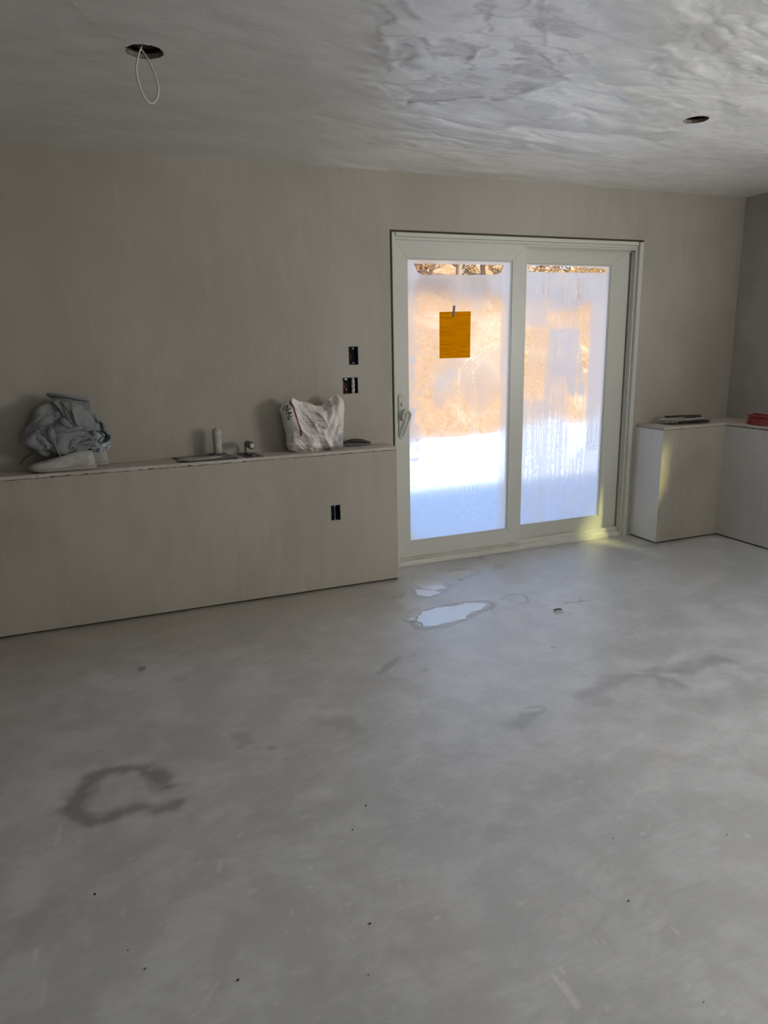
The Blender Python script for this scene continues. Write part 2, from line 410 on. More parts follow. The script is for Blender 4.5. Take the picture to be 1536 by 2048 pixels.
def grid_obj(name, xs, ys, z, attrs, m, flip=False, kill=None, struct_=True):
    # attrs: up to four fields stored as one colour attribute (r, g, b, a)
    nx, ny = len(xs), len(ys); X, Y = np.meshgrid(xs, ys)
    Xf, Yf, Zf = X.ravel().copy(), Y.ravel().copy(), z.ravel()
    keep = np.ones(nx * ny, bool)
    if kill is not None: Xf, Yf, keep = kill(Xf, Yf)
    i, j = np.meshgrid(np.arange(nx - 1), np.arange(ny - 1)); a = (j * nx + i).ravel()
    q = np.stack([a, a + 1, a + 1 + nx, a + nx], 1)
    q = q[keep[q].all(1)]
    if flip: q = q[:, ::-1]
    me = bpy.data.meshes.new(name); n = nx * ny
    me.vertices.add(n); me.vertices.foreach_set('co', np.stack([Xf, Yf, Zf], 1).astype(np.float32).ravel())
    me.loops.add(len(q) * 4); me.polygons.add(len(q))
    me.loops.foreach_set('vertex_index', q.astype(np.int32).ravel())
    me.polygons.foreach_set('loop_start', np.arange(0, len(q) * 4, 4, dtype=np.int32))
    me.update(calc_edges=True); me.validate()
    me.polygons.foreach_set('use_smooth', np.ones(len(me.polygons), bool))
    c = me.color_attributes.new('marks', 'FLOAT_COLOR', 'POINT')
    col = np.ones((n, 4), np.float32)
    for k_, a_ in enumerate(attrs): col[:, k_] = np.clip(a_.ravel(), 0, 1)
    c.data.foreach_set('color', col.ravel())
    me.materials.append(m); o = bpy.data.objects.new(name, me); C.objects.link(o)
    if struct_: o['kind'] = 'structure'
    return o
def axis_pts(a, b, c0, c1, fine, coarse=0.25):
    l = list(np.arange(a, c0, coarse)) if a < c0 else []
    mid = list(np.arange(c0, c1, fine))
    r = list(np.arange(c1, b, coarse)) + [b] if b > c1 else [b]
    return np.array(sorted(set(np.round(l + mid + r, 5))))

def spline(key, n=8, closed=False):
    k = [Vector(p) for p in key]; out = []
    for i in range(len(k) - 1):
        p0, p1, p2, p3 = k[max(i - 1, 0)], k[i], k[i + 1], k[min(i + 2, len(k) - 1)]
        for j in range(n):
            t = j / n; out.append(0.5 * ((2 * p1) + (p2 - p0) * t + (2 * p0 - 5 * p1 + 4 * p2 - p3) * t * t + (3 * p1 - p0 - 3 * p2 + p3) * t ** 3))
    out.append(k[-1]); return out

# ---- floor
xs = axis_pts(XL, XC + 0.1, -0.75, 4.3, 0.009); ys = axis_pts(YR, D + TH, 0.75, 4.18, 0.009)
X, Y = np.meshgrid(xs, ys)
wx = X + (fbm(X * 9, Y * 9, 1, 4) - 0.5) * 0.10; wy = Y + (fbm(X * 9, Y * 9, 21, 4) - 0.5) * 0.10
rag = fbm(X * 26, Y * 26, 5, 4)
dark = np.zeros(X.shape); pale = np.zeros(X.shape)
def fl(pts): return P2(pts, 'z', 0)
def blob(pts, soft=0.05, k=1.0, warp=1.0):
    global dark
    A = X + (wx - X) * warp; B = Y + (wy - Y) * warp
    dark = np.maximum(dark, k * sstep(soft, -soft, poly_sd(A, B, fl(pts)) + (rag - 0.5) * soft * 1.6))
def stroke(pts, wd, soft=0.03, k=1.0, warp=1.0):
    global dark
    A = X + (wx - X) * warp; B = Y + (wy - Y) * warp
    Q_ = [Vector((p_[0], p_[1], 0)) for p_ in fl(pts)]; Q_ = [(q_.x, q_.y) for q_ in spline(Q_, 5)]
    dark = np.maximum(dark, k * sstep(wd + soft, wd - soft, line_d(A, B, Q_) + (rag - 0.5) * soft * 1.6))
# the ring left by a bucket, lower left
stroke([(150, 1612), (165, 1575), (205, 1550), (265, 1540), (318, 1548), (338, 1570)], 0.030, 0.022, 0.8, .6)
stroke([(150, 1612), (185, 1640), (230, 1632), (285, 1612), (310, 1618), (360, 1605)], 0.026, 0.022, 0.8, .6)
blob([(300, 1548), (345, 1560), (345, 1585), (305, 1585)], 0.02, .5)
blob([(140, 1600), (180, 1570), (185, 1610), (160, 1630)], 0.02, .5)
# arc and drag marks on the right
stroke([(1165, 1400), (1195, 1378), (1240, 1360), (1300, 1352), (1350, 1368)], 0.035, 0.03, 0.5)
stroke([(1290, 1342), (1370, 1335), (1420, 1325), (1455, 1318)], 0.040, 0.035, 0.5)
stroke([(1350, 1368), (1450, 1350), (1540, 1330)], 0.03, 0.04, 0.22)
blob([(1400, 1380), (1540, 1345), (1560, 1390), (1420, 1430)], 0.10, 0.32)
blob([(1150, 1395), (1215, 1395), (1215, 1410), (1155, 1410)], 0.03, .35)
# blotch with ring
blob([(1005, 1452), (1045, 1425), (1080, 1425), (1075, 1452), (1050, 1468)], 0.03, 0.5)
stroke([(1048, 1418), (1082, 1414), (1090, 1422), (1062, 1432)], 0.006, 0.006, 0.6, .3)
# footmarks
blob([(748, 1345), (770, 1326), (800, 1312), (796, 1322), (772, 1340), (758, 1349)], 0.012, 0.62, .4)
blob([(812, 1312), (836, 1302), (828, 1310)], 0.008, 0.5, .3)
blob([(835, 1340), (852, 1334), (868, 1335), (850, 1343)], 0.010, 0.55, .3)
blob([(272, 1340), (277, 1334), (290, 1332), (289, 1339), (280, 1344)], 0.006, 1.0, .2)
blob([(242, 1318), (250, 1296), (288, 1288), (290, 1300), (270, 1312)], 0.02, 0.36, .5)
blob([(345, 1352), (372, 1352), (372, 1362), (350, 1362)], 0.012, 0.35, .4)
blob([(462, 1465), (490, 1465), (498, 1490), (478, 1500)], 0.02, 0.42, .5)
blob([(535, 1493), (552, 1490), (552, 1497), (538, 1498)], 0.008, 0.55, .3)
blob([(565, 1516), (577, 1515), (575, 1520)], 0.006, 0.45, .3)
blob([(1100, 1292), (1110, 1292), (1106, 1297)], 0.006, .8, .2)
blob([(1322, 1222), (1340, 1222), (1330, 1226)], 0.010, .5, .3)
blob([(625, 1430), (700, 1435), (735, 1462), (680, 1465), (630, 1450)], 0.04, 0.3)
blob([(1065, 1480), (1110, 1490), (1080, 1500)], 0.03, 0.2)
blob([(130, 1345), (190, 1338), (185, 1352), (140, 1358)], 0.03, 0.25)
blob([(780, 1190), (815, 1184), (810, 1196), (785, 1199)], 0.015, 0.5, .4)
# damp rims round the puddles
stroke([(855, 1222), (905, 1208), (968, 1203), (985, 1212), (950, 1228), (890, 1252), (838, 1258), (822, 1240)], 0.018, 0.010, 0.62, .3)
stroke([(822, 1158), (870, 1158), (900, 1172), (870, 1190), (835, 1194), (822, 1175)], 0.012, 0.01, 0.42, .3)
stroke([(885, 1142), (940, 1138), (955, 1145), (920, 1160)], 0.016, 0.012, 0.5, .4)
stroke([(1000, 1200), (1022, 1190), (1050, 1190), (1058, 1200), (1045, 1206), (1015, 1200)], 0.006, 0.006, 0.6, .35)
stroke([(1095, 1200), (1130, 1204), (1150, 1203)], 0.004, 0.006, 0.75, .3)
stroke([(1130, 1207), (1160, 1203), (1182, 1203)], 0.007, 0.006, 0.65, .3)
stroke([(812, 1226), (832, 1218), (840, 1222)], 0.006, 0.006, 0.6, .3)
stroke([(806, 1240), (822, 1244), (835, 1240)], 0.006, 0.006, 0.6, .3)
blob([(985, 1130), (1015, 1126), (1010, 1138), (975, 1140)], 0.02, .4, .5)
# darker band along the foot of the walls and threshold
foot = np.minimum(np.where(X < XE, YH - Y, 9), np.where(X > 3.5, np.where(X < XR, YB - Y, 9), 9))
foot = np.minimum(foot, np.where((X > XE) & (X < 3.62), 4.15 - Y, 9)); foot = np.where(foot < -0.02, 9, foot)
dark = np.maximum(dark, 0.5 * sstep(0.10, 0.0, foot + (rag - 0.5) * 0.12))
# brownish film close to the left wall
dark = np.maximum(dark, 0.22 * sstep(0.75, 0.1, np.where(X < 1.5, YH - Y, 9) + (fbm(X * 3, Y * 3, 33) - .5) * .5))
# random mottles
mm = fbm(wx * 3.1, wy * 6.5, 41, 5); dark = np.maximum(dark, 0.13 * sstep(0.56, 0.74, mm) * (0.4 + rag))
# pale scuffs
def scuff(a, b, wd, k):
    global pale
    f = fl([a, b]); t = line_d(X, Y, f)
    pale = np.maximum(pale, k * sstep(wd, wd * 0.4, t + (rag - 0.5) * wd) * sstep(0.40, 0.52, vnoise(X * 150, Y * 25, 9)))
scuff((1115, 1945), (1150, 2010), 0.022, 0.6); scuff((1110, 1935), (1122, 1955), 0.008, 0.45)
scuff((72, 1900), (66, 1925), 0.010, .5); scuff((88, 1955), (80, 2010), 0.012, .3); scuff((440, 1720), (437, 1755), 0.006, .45)
scuff((500, 1785), (512, 1780), 0.01, .4); scuff((435, 1965), (405, 2015), 0.008, .3); scuff((120, 1650), (112, 1690), 0.008, .3)
scuff((1175, 1880), (1205, 1885), 0.012, .35); scuff((862, 1842), (880, 1832), 0.004, .5); scuff((1330, 1845), (1360, 1868), 0.004, .4)
for q in range(26):
    a_ = (random.Random(q).uniform(60, 1500), random.Random(q + 50).uniform(1300, 2040)); scuff(a_, (a_[0] + 14, a_[1] - 3), 0.005, .4)
fleck = vnoise(X * 70, Y * 70, 3); pale = np.maximum(pale, 0.45 * sstep(0.955, 0.985, fleck) * sstep(0.45, 0.6, fbm(X * 2, Y * 2, 15)))
# chalky trowelled marks on the right
pale = np.maximum(pale, 0.14 * sstep(0.62, 0.72, vnoise(wx * 6 + wy * 3, wy * 60 - wx * 20, 71)) * sstep(0.5, 0.65, fbm(X * 2.2, Y * 2.2, 8)))
damp = sstep(3.0, 0.5, np.hypot((X - 2.15) * 0.9, Y - 3.6)) + 0.0 * X
brown = sstep(1.1, 0.0, np.where(X < XE + .15, YH - Y, 9) + (fbm(X * 2.4, Y * 4, 133) - .5) * 1.0) * sstep(2.2, 0.9, X)
brown = np.maximum(brown, 0.35 * sstep(.5, .0, np.where(X > 3.2, YB - Y, 9) + (fbm(X * 4, Y * 4, 137) - .5) * .5))
brown = np.maximum(brown, 0.16 * sstep(0.56, 0.68, fbm(X * 2.2, Y * 2.2, 139)))
zf = (fbm(X * 1.3, Y * 1.3, 50, 3) - 0.5) * 0.004 * sstep(0, 0.3, np.minimum(4.1 - Y, 4.2 - X))
zf = np.minimum(zf, 0.0)
grid_obj('floor', xs, ys, zf, (dark, pale, damp, brown), M['floor'])
struct('trim_3', MB().box(XL - .16, XC + .16, YR - .16, D + TH, -0.25, -0.02), M['gap'], label='concrete slab edge under the floor')

# ---- ceiling with two cut downlight holes
HA = (0.268, 2.800, 0.062); HB = (2.710, 2.800, 0.056)
xs = axis_pts(XL, XC + 0.05, -1.0, XC, 0.0085); ys = axis_pts(YR, D + 0.05, 1.30, D, 0.0085)
X, Y = np.meshgrid(xs, ys)
ca, sa = math.cos(-0.22), math.sin(-0.22)
Xr = X * ca - Y * sa; Yr = X * sa + Y * ca
w1 = fbm(Xr * 2.0, Yr * 4.0, 3, 4) - 0.5; w2_ = fbm(Xr * 2.5, Yr * 5, 13, 4) - 0.5
a = fbm(Xr * 1.7 + w1 * 2.6, Yr * 6.5 + w2_ * 2.4, 7, 5)
b = fbm(Xr * 3.1 + w2_ * 2.2, Yr * 9 + w1 * 3, 17, 5)
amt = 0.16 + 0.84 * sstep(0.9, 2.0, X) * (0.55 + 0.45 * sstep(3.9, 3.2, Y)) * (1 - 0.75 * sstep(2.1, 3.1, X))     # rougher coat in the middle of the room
layers = sum(sstep(t, t + 0.012, a) for t in (0.40, 0.47, 0.52, 0.57, 0.63)) / 5
lay2 = sum(sstep(t, t + 0.02, b) for t in (0.42, 0.5, 0.58)) / 3
hgt = amt * (layers * 0.009 + lay2 * 0.004 + (b - 0.5) * 0.006) + (fbm(X * 1.1, Y * 1.1, 77, 3) - 0.5) * 0.006
tone = 0.14 + 0.56 * sstep(0.8, 1.8, X) + amt * ((layers - 0.5) * 0.75 + (lay2 - 0.5) * 0.5) + (fbm(Xr * 5, Yr * 14, 88, 4) - 0.5) * (0.35 + 0.75 * amt)  # paler towards the right: the ceiling's brightness there is painted into the colour
def ce(pts, zx=780, zy=0, s=3.657): return P2([(zx + u / s, zy + v / s) for u, v in pts], 'z', H)
Aw = X + (fbm(X * 14, Y * 14, 90, 3) - 0.5) * 0.05; Bw = Y + (fbm(X * 14, Y * 14, 95, 3) - 0.5) * 0.05
patchA = sstep(0.006, -0.006, poly_sd(Aw, Bw, ce([(110, 758), (265, 752), (440, 745), (690, 715), (740, 738), (850, 742), (930, 720), (1110, 640), (1240, 605), (1380, 602), (1300, 570), (1190, 500), (1160, 440), (1110, 400), (980, 432), (870, 440), (1000, 458), (880, 492), (650, 520), (430, 550), (375, 580), (370, 660), (290, 700), (180, 690)])))
patchB = sstep(0.010, -0.010, poly_sd(Aw, Bw, ce([(380, 345), (500, 335), (620, 380), (605, 432), (420, 455), (210, 520), (60, 540), (0, 420), (40, 290), (230, 300), (280, 345)])))
patchB = patchB * sstep(0.38, 0.56, fbm(Xr * 4, Yr * 9, 99, 4))
patchC = sstep(0.03, -0.03, poly_sd(Aw, Bw, ce([(430, 100), (560, 80), (620, 120), (500, 160)]))) * 0.6
patchD = 0.55 * sstep(0.02, -0.02, poly_sd(Aw, Bw, ce([(1040, 880), (1120, 840), (1190, 870), (1100, 895)])))
zone = sstep(0.25, -0.05, poly_sd(X, Y, ce([(0, 60), (300, -60), (1100, -60), (1300, 300), (1200, 620), (200, 800), (-60, 600)])))
patchE = zone * 0.75 * sstep(0.53, 0.565, fbm(Xr * 4.2 + w1 * 2, Yr * 9 + w2_ * 3, 121, 5)) * (0.25 + sstep(.3, .7, fbm(Xr * 9, Yr * 24, 125, 3)))
hgt = hgt + 0.0025 * zone * sstep(0.53, 0.565, fbm(Xr * 4.2 + w1 * 2, Yr * 9 + w2_ * 3, 121, 5))
patch = np.maximum.reduce([patchE, patchA * (0.15 + 1.25 * sstep(.25, .75, fbm(Xr * 5, Yr * 16, 101, 5))), patchB * 0.7, patchC, patchD])
hgt = hgt + 0.004 * patchA + 0.003 * patchB
crack = np.zeros(X.shape)
def cr(pts, wd=0.004, k=1.0, **kw):
    global crack, hgt
    d_ = line_d(Aw * 0.3 + X * 0.7, Bw * 0.3 + Y * 0.7, ce(pts, **kw)); crack = np.maximum(crack, k * sstep(wd + 0.006, wd * 0.4, d_))
    hgt = hgt - 0.003 * k * sstep(0.02, 0.0, d_)
cr([(1080, 40), (1110, 140), (1135, 240), (1138, 345)], k=.5)
cr([(1010, 0), (1000, 40), (960, 70), (905, 92)], k=.4); cr([(1110, 0), (1112, 60), (1150, 90), (1150, 130)], .003, .45)
cr([(610, 100), (760, 122), (930, 133), (1120, 132)], .002, .4); cr([(650, 240), (720, 268), (900, 275), (1100, 270)], .002, .33)
cr([(1060, 170), (1085, 215), (1105, 245)], .003, .35)
cr([(110, 20), (135, 70), (190, 125), (215, 135)], .010, .42)
cr([(1180, 430), (1300, 415), (1440, 385), (1530, 355)], .002, .28)
cr([(600, 45), (700, 50), (880, 78)], .002, .25)
cr([(0, 268), (120, 265), (200, 280)], .004, .45)
# long trowel ridge running to the left hole
d_ = line_d(X, Y, P2([(100, -20), (135, 0), (190, 52), (252, 86)], 'z', H)); hgt = hgt - 0.0012 * sstep(0.02, 0.0, d_)
crack = np.maximum(crack, 0.16 * sstep(0.016, 0.0, d_))
fade = sstep(0.0, 0.12, D - Y) * sstep(0, 0.12, XC - X)
for (hx, hy, hr) in (HA, HB): fade = fade * sstep(hr + 0.008, hr + 0.06, np.hypot(X - hx, Y - hy))
zc = H + np.clip(hgt, -0.02, 0.02) * fade
def kill(Xf, Yf):
    keep = np.ones(Xf.shape, bool)
    for (hx, hy, hr) in (HA, HB):
        d = np.hypot(Xf - hx, Yf - hy); keep &= d > hr - 0.0088
        th = np.arctan2(Yf - hy, Xf - hx); near = (d > hr - 0.0088) & (d < hr + 0.0030)
        rr = hr * (1 + 0.035 * np.sin(th * 9) * np.sin(th * 4 + 1) + 0.02 * np.sin(th * 23))
        Xf = np.where(near, hx + np.cos(th) * rr, Xf); Yf = np.where(near, hy + np.sin(th) * rr, Yf)
    return Xf, Yf, keep
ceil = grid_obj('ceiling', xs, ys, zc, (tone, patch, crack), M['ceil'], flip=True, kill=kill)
for (hx, hy, hr) in (HA, HB):
    def ring(r0, r1, z0, z1, wob=0.0, n=48):
        mb = MB(); vs = []
        for (r, z) in ((r0, z0), (r1, z0), (r1, z1), (r0, z1)):
            for j in range(n):
                th = 2 * math.pi * j / n; q = r * (1 + wob * math.sin(th * 9) * math.sin(th * 4 + 1)); vs.append((hx + q * math.cos(th), hy + q * math.sin(th), z))
        fs = []
        for s_ in range(4):
            t_ = (s_ + 1) % 4
            for j in range(n): fs.append((s_ * n + j, s_ * n + (j + 1) % n, t_ * n + (j + 1) % n, t_ * n + j))
        mb.add(vs, fs); return mb
    part('cut_rim', ring(hr - 0.0005, hr + 0.006, H + 0.0022, H + 0.016, 0.035), M['rawboard'], ceil)
    part('board_rim', ring(hr + 0.004, hr + 0.03, H + 0.016, H + 0.024), M['gap'], ceil)
    part('lath_ring', ring(hr - 0.004, hr + 0.04, H + 0.034, H + 0.044), M['shim'], ceil)
    part('upper_ring', ring(hr - 0.012, hr + 0.04, H + 0.058, H + 0.066), M['shim'], ceil)

# ---- half wall and ledge, left
lw = struct('wall_lower_left', wall_grid('y', YH, D - YH, (XL, XE), (0.010, ZH - 0.021), [(1.217, 1.277, 0.430, 0.524)]), M['low'], bevel=0)
part('sole_plate', MB().box(XL, XE - 0.004, YH + 0.014, D, 0.0, 0.010), M['gap'], lw)
def ragged_board(x0, x1, y0, y1, z0, z1, seed, along='x', n=120):
    """board whose front edge (y0 side, or x0 side) is chipped"""
    r = random.Random(seed); vs = []; fs = []
    L0, L1 = (x0, x1) if along == 'x' else (y0, y1)
    for i in range(n + 1):
        t = L0 + (L1 - L0) * i / n; j = r.uniform(-0.0015, 0.0015); k = r.uniform(-0.0014, 0.0014) + (0.003 if r.random() < 0.06 else 0)
        if along == 'x': q = [(t, y0 + j, z0 + k), (t, y1, z0), (t, y1, z1), (t, y0 + j * 0.5, z1)]
        else: q = [(x0 + j, t, z0 + k), (x1, t, z0), (x1, t, z1), (x0 + j * 0.5, t, z1)]
        vs += q
    for i in range(n):
        for s_ in range(4): fs.append((i * 4 + s_, i * 4 + (s_ + 1) % 4, i * 4 + 4 + (s_ + 1) % 4, i * 4 + 4 + s_))
    fs.append((3, 2, 1, 0)); fs.append((n * 4, n * 4 + 1, n * 4 + 2, n * 4 + 3))
    mb = MB(); mb.add(vs, fs); return mb
part('shelf_packing', MB().box(XL, XE - 0.003, YH + 0.006, D, ZH - 0.021, ZH - 0.018), M['gap'], lw)
part('ledge_board', ragged_board(XL, XE + 0.002, YH - 0.003, D - 0.0005, ZH - 0.018, ZH, 3, n=300), M['ledge'], lw)
# ---- ledge, right (L shaped)
zr = 0.846
mb = MB().prism([(XB, YB), (XR, YB), (XR, YR + 1.0), (XC, YR + 1.0), (XC, D), (XB, D)], 0.010, zr - 0.021, axis='z')
rw = mb.build('wall_lower_right', M['low']); rw['kind'] = 'structure'
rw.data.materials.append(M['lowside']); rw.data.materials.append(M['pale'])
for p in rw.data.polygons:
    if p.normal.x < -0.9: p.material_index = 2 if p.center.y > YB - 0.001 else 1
part('sole_plate', MB().box(XB + 0.012, XC, YB + 0.014, D, 0.0, 0.010).box(XR + 0.014, XC, YR + 1.0, YB + 0.014, 0, 0.010), M['gap'], rw)
part('shelf_packing', MB().box(XB + 0.006, XC, YB + 0.006, D, zr - 0.021, zr - 0.015).box(XR + 0.008, XC, YR + 1.0, YB + 0.006, zr - 0.021, zr - 0.015), M['gap'], rw)
part('ledge_board', ragged_board(XB - 0.001, XR, YB - 0.003, D - 0.0005, zr - 0.018, zr, 5, n=70), M['ledge'], rw)
part('ledge_board', ragged_board(XR - 0.003, XC, YR + 1.0, D - 0.0005, zr - 0.015, zr + 0.0003, 8, along='y', n=200), M['ledge'], rw)

# ------------------------------------------------------------------ the sliding door
F0 = D - 0.010
fr = MB()
def jamb(sgn, xo):
    # stepped profile: front flange, reveal, track ribs
    for (a, b, y0, y1) in ((0, 0.030, F0, D + 0.135), (0.030, 0.045, F0 + 0.022, D + 0.135), (0.045, 0.052, F0 + 0.05, F0 + 0.058), (0.045, 0.095, D + 0.104, D + 0.135)):
        x0, x1 = xo + sgn * a, xo + sgn * b
        fr.box(min(x0, x1), max(x0, x1), y0, y1, 0.0, DZ)
jamb(-1, DX1)
fr.box(DX0, DX0 + 0.018, F0, D + 0.135, 0, DZ); fr.box(DX0 + 0.018, DX0 + 0.024, F0 + 0.014, D + 0.135, 0, DZ)
for (a, b, y0, y1) in ((0, 0.022, F0, D + 0.135), (0.022, 0.040, F0 + 0.018, D + 0.135), (0.040, 0.052, F0 + 0.026, F0 + 0.034), (0.040, 0.056, F0 + 0.070, F0 + 0.074), (0.040, 0.062, D + 0.104, D + 0.135), (0.040, 0.062, F0 + 0.0625, F0 + 0.070)):
    fr.box(DX0 + 0.024, DX1 - 0.045, y0, y1, DZ - b, DZ - a if a else DZ)
door = struct('door_1', fr, M['pvc'], bevel=0.0012, label='white sliding patio door with fogged glass')
part('threshold', MB().box(DX0 + 0.018, DX1 - 0.045, F0 + 0.026, D + 0.15, 0.0, 0.034).box(DX0 + 0.018, DX1 - 0.062, F0 + 0.045, D + 0.15, 0.034, 0.040)
     .box(2.66, DX1 - 0.052, F0 + 0.0625, F0 + 0.0705, 0.040, 0.056).box(DX0 + 0.025, DX1 - 0.052, F0 + 0.048, F0 + 0.0615, 0.040, 0.067).box(DX0 + 0.025, DX1 - 0.052, D + 0.104, D + 0.13, 0.040, 0.075), M['sill'], door, bevel=0.001)
def sash(x0, x1, z0, z1, yf, gx0, gx1, gz0, gz1, fog):
    """frame ring mitred at the corners; yf = room-side face"""
    o = MB(); yb = yf + 0.040
    O = [(x0, z0), (x1, z0), (x1, z1), (x0, z1)]; I = [(gx0, gz0), (gx1, gz0), (gx1, gz1), (gx0, gz1)]
    for k in range(4):
        j = (k + 1) % 4; o.prism([O[k], O[j], I[j], I[k]], yf, yb)
    s = part('sash', o, M['pvc'], door, bevel=0.0015)
    bd = MB(); t = 0.009
    for (a, b, c, d) in ((gx0, gx1, gz0, gz0 + t), (gx0, gx1, gz1 - t, gz1), (gx0, gx0 + t * .6, gz0 + t, gz1 - t), (gx1 - t, gx1, gz0 + t, gz1 - t)):
        bd.box(a, b, yf + 0.004, yf + 0.014, c, d)
    part('glazing_bead', bd, M['pvc'], s, bevel=0.001)
    part('glass_pane', MB().box(gx0, gx1, yf + 0.010, yf + 0.014, gz0, gz1), M['glass'], s)
    film(s, gx0 + .002, gx1 - .002, gz0 + .002, gz1 - .002, yf + 0.0095, fog)
    return s
def film(parent, x0, x1, z0, z1, y, kind):
    """condensation: fog density per vertex, wiped and washed away where water ran down"""
    xs = np.linspace(x0, x1, int((x1 - x0) / 0.0032)); zs = np.linspace(z0, z1, int((z1 - z0) / 0.0045))
    X, Z = np.meshgrid(xs, zs)
    def pp(pts): return [(p.x, p.z) for p in (px(u, v, 'y', y) for u, v in pts)]
    wob = fbm(X * 30, Z * 30, 3, 3) - .5; big = fbm(X * 3.5, Z * 2.6, 5 + kind, 4); fine = fbm(X * 60, Z * 60, 8, 2)
    vert = fbm(X * 110, Z * 2.0, 40 + kind, 3); vert2 = fbm(X * 45, Z * 1.2, 47 + kind, 2)
    def rect(pts, soft=.006): return sstep(soft, -soft, poly_sd(X + wob * .012, Z + wob * .012, pp(pts)))
    def line(pts, wd, k, broken=0.35, wv=0.006):
        d = line_d(X + (vnoise(Z * 55, X * 0 + 3.3, 9) - .5) * wv, Z, pp(pts))
        brk = sstep(broken - .08, broken + .08, vnoise(X * 40, Z * 120, 77))
        return 1 - k * sstep(wd, wd * 0.35, d) * brk
    if kind == 0:
        d = 0.22 + 0.26 * sstep(0.42, 0.62, big)
        d += 0.27 * sstep(1.66, 1.90, Z + wob * .08)                                  # milky top
        d += 0.12 * sstep(0.75, 0.45, Z)
        d += 0.30 * sstep(1.905, 1.86, X + wob * .05) * sstep(0.62, 1.0, Z) + 0.35 * sstep(2.492, 2.515, X + wob * .01)
        d += 0.40 * sstep(0.60, 0.68, fbm(X * 28, Z * 28, 61, 3)) * sstep(1.96, 1.86, X)
        d += 0.22 * rect([(982, 559), (1001, 560), (999, 597), (979, 596)])
        d += 0.20 * sstep(.05, .0, poly_sd(X + wob * .15, Z + wob * .15, pp([(868, 765), (900, 748), (905, 790), (880, 800)])))
        for pts, wd, k in (
            ([(918, 735), (918, 770), (917, 800), (918, 830), (919, 882)], .0045, .9), ([(918, 885), (918, 960)], .003, -.25), ([(918, 975), (919, 1000), (918, 1062)], .0045, .85),
            ([(926, 783), (930, 809), (928, 832), (930, 877)], .004, .9), ([(930, 958), (929, 1000), (927, 1040)], .004, .85),
            ([(946, 735), (948, 770), (954, 800), (953, 832), (958, 852), (964, 878)], .0045, .9), ([(925, 807), (940, 820), (951, 837)], .003, .8),
            ([(956, 850), (961, 860), (959, 875)], .008, .6), ([(848, 950), (848, 1011), (842, 1047)], .004, .8), ([(857, 953), (857, 998)], .003, .7),
            ([(940, 963), (938, 998), (942, 1041)], .003, .8), ([(947, 965), (946, 1041)], .005, .75), ([(956, 963), (953, 1008), (954, 1041)], .004, .8),
            ([(983, 983), (976, 1013), (977, 1045)], .0035, .8), ([(990, 985), (989, 1038)], .0025, .7),
            ([(833, 820), (845, 845), (859, 870)], .010, .75), ([(999, 666), (959, 702), (932, 723), (921, 742), (918, 759)], .0035, .85), ([(999, 676), (970, 702), (949, 716), (927, 742)], .003, .8),
            ([(997, 691), (970, 712), (955, 734), (932, 750)], .003, .7), ([(960, 705), (962, 715), (950, 730)], .003, .6), ([(947, 738), (947, 760)], .003, .7), ([(878, 792), (893, 792)], .006, .7), ([(866, 1000), (880, 990)], .005, .5)):
            d = d * line(pts, wd, k)
        clear = sstep(.004, -.004, poly_sd(X, Z + wob * .010, pp([(826, 527), (1008, 530), (1003, 546), (985, 550), (850, 550), (836, 545)])))
    else:
        d = 0.50 + 0.24 * sstep(0.40, 0.62, big)
        d += 0.20 * sstep(1.62, 1.80, Z + wob * .1)
        thin = np.maximum(rect([(1045, 650), (1098, 655), (1090, 800), (1040, 800)], .03), rect([(1158, 615), (1184, 600), (1186, 745), (1158, 745)], .012))
        thin = np.maximum(thin, 0.7 * rect([(1095, 625), (1160, 620), (1160, 655), (1095, 655)], .02))
        thin = np.maximum(thin, 0.55 * rect([(1135, 795), (1165, 790), (1160, 850), (1130, 850)], .03))
        d -= 0.38 * thin * (0.55 + 0.9 * vert2)
        d = np.maximum(d, 0.90 * rect([(1102, 658), (1159, 657), (1170, 790), (1140, 792), (1130, 755), (1099, 745)], .005))
        d = np.maximum(d, 0.86 * rect([(1188, 555), (1209, 556), (1206, 590), (1186, 588)], .004))
        d = np.maximum(d, 0.80 * rect([(1056, 550), (1083, 551), (1082, 570), (1056, 570)], .004))
        d = np.maximum(d, 0.84 * rect([(1182, 600), (1222, 590), (1205, 900), (1168, 905)], .012))
        d += (vert - .5) * 0.34 * sstep(0.42, 0.6, fbm(X * 5, Z * 3, 55, 2))
        d = d * (1 - 0.55 * sstep(0.64, 0.70, vnoise(X * 130, Z * 1.6, 91)) * sstep(.3, .6, fine) * sstep(.45, .55, fbm(X * 6, Z * 2, 23, 2)))
        r = random.Random(3)
        for k in range(34):
            u = r.choice([r.uniform(1050, 1090), r.uniform(1050, 1200), r.uniform(1130, 1185)]); v = r.uniform(560, 960); ln = r.uniform(40, 260); dr = -0.035 * ln * (u - 900) / 260
            d = d * line([(u, v), (u + dr * .5 + r.uniform(-1, 1), v + ln * .5), (u + dr, min(v + ln, 1045))], r.choice([.0022, .003, .004]), r.uniform(.45, .85), .42)
        d = d * line([(1165, 555), (1158, 700), (1146, 880), (1144, 900)], .0035, .8, .2)
        d = d * line([(1176, 830), (1167, 920), (1160, 1020)], .003, .7, .2)
        clear = sstep(.004, -.004, poly_sd(X, Z + wob * .008, pp([(1055, 532), (1090, 530), (1200, 536), (1216, 539), (1205, 546), (1130, 545), (1058, 544)])))
    d = np.clip(d + (fine - .5) * .08, 0.02, 0.96) * (1 - clear)
    o = grid_obj('condensation', xs, zs, Z * 0 + y, (d,), M['fog%d' % kind], struct_=False)
    o.data.transform(Matrix(((1, 0, 0, 0), (0, 0, 1, 0), (0, 1, 0, 0), (0, 0, 0, 1)))); o.parent = parent
    return o
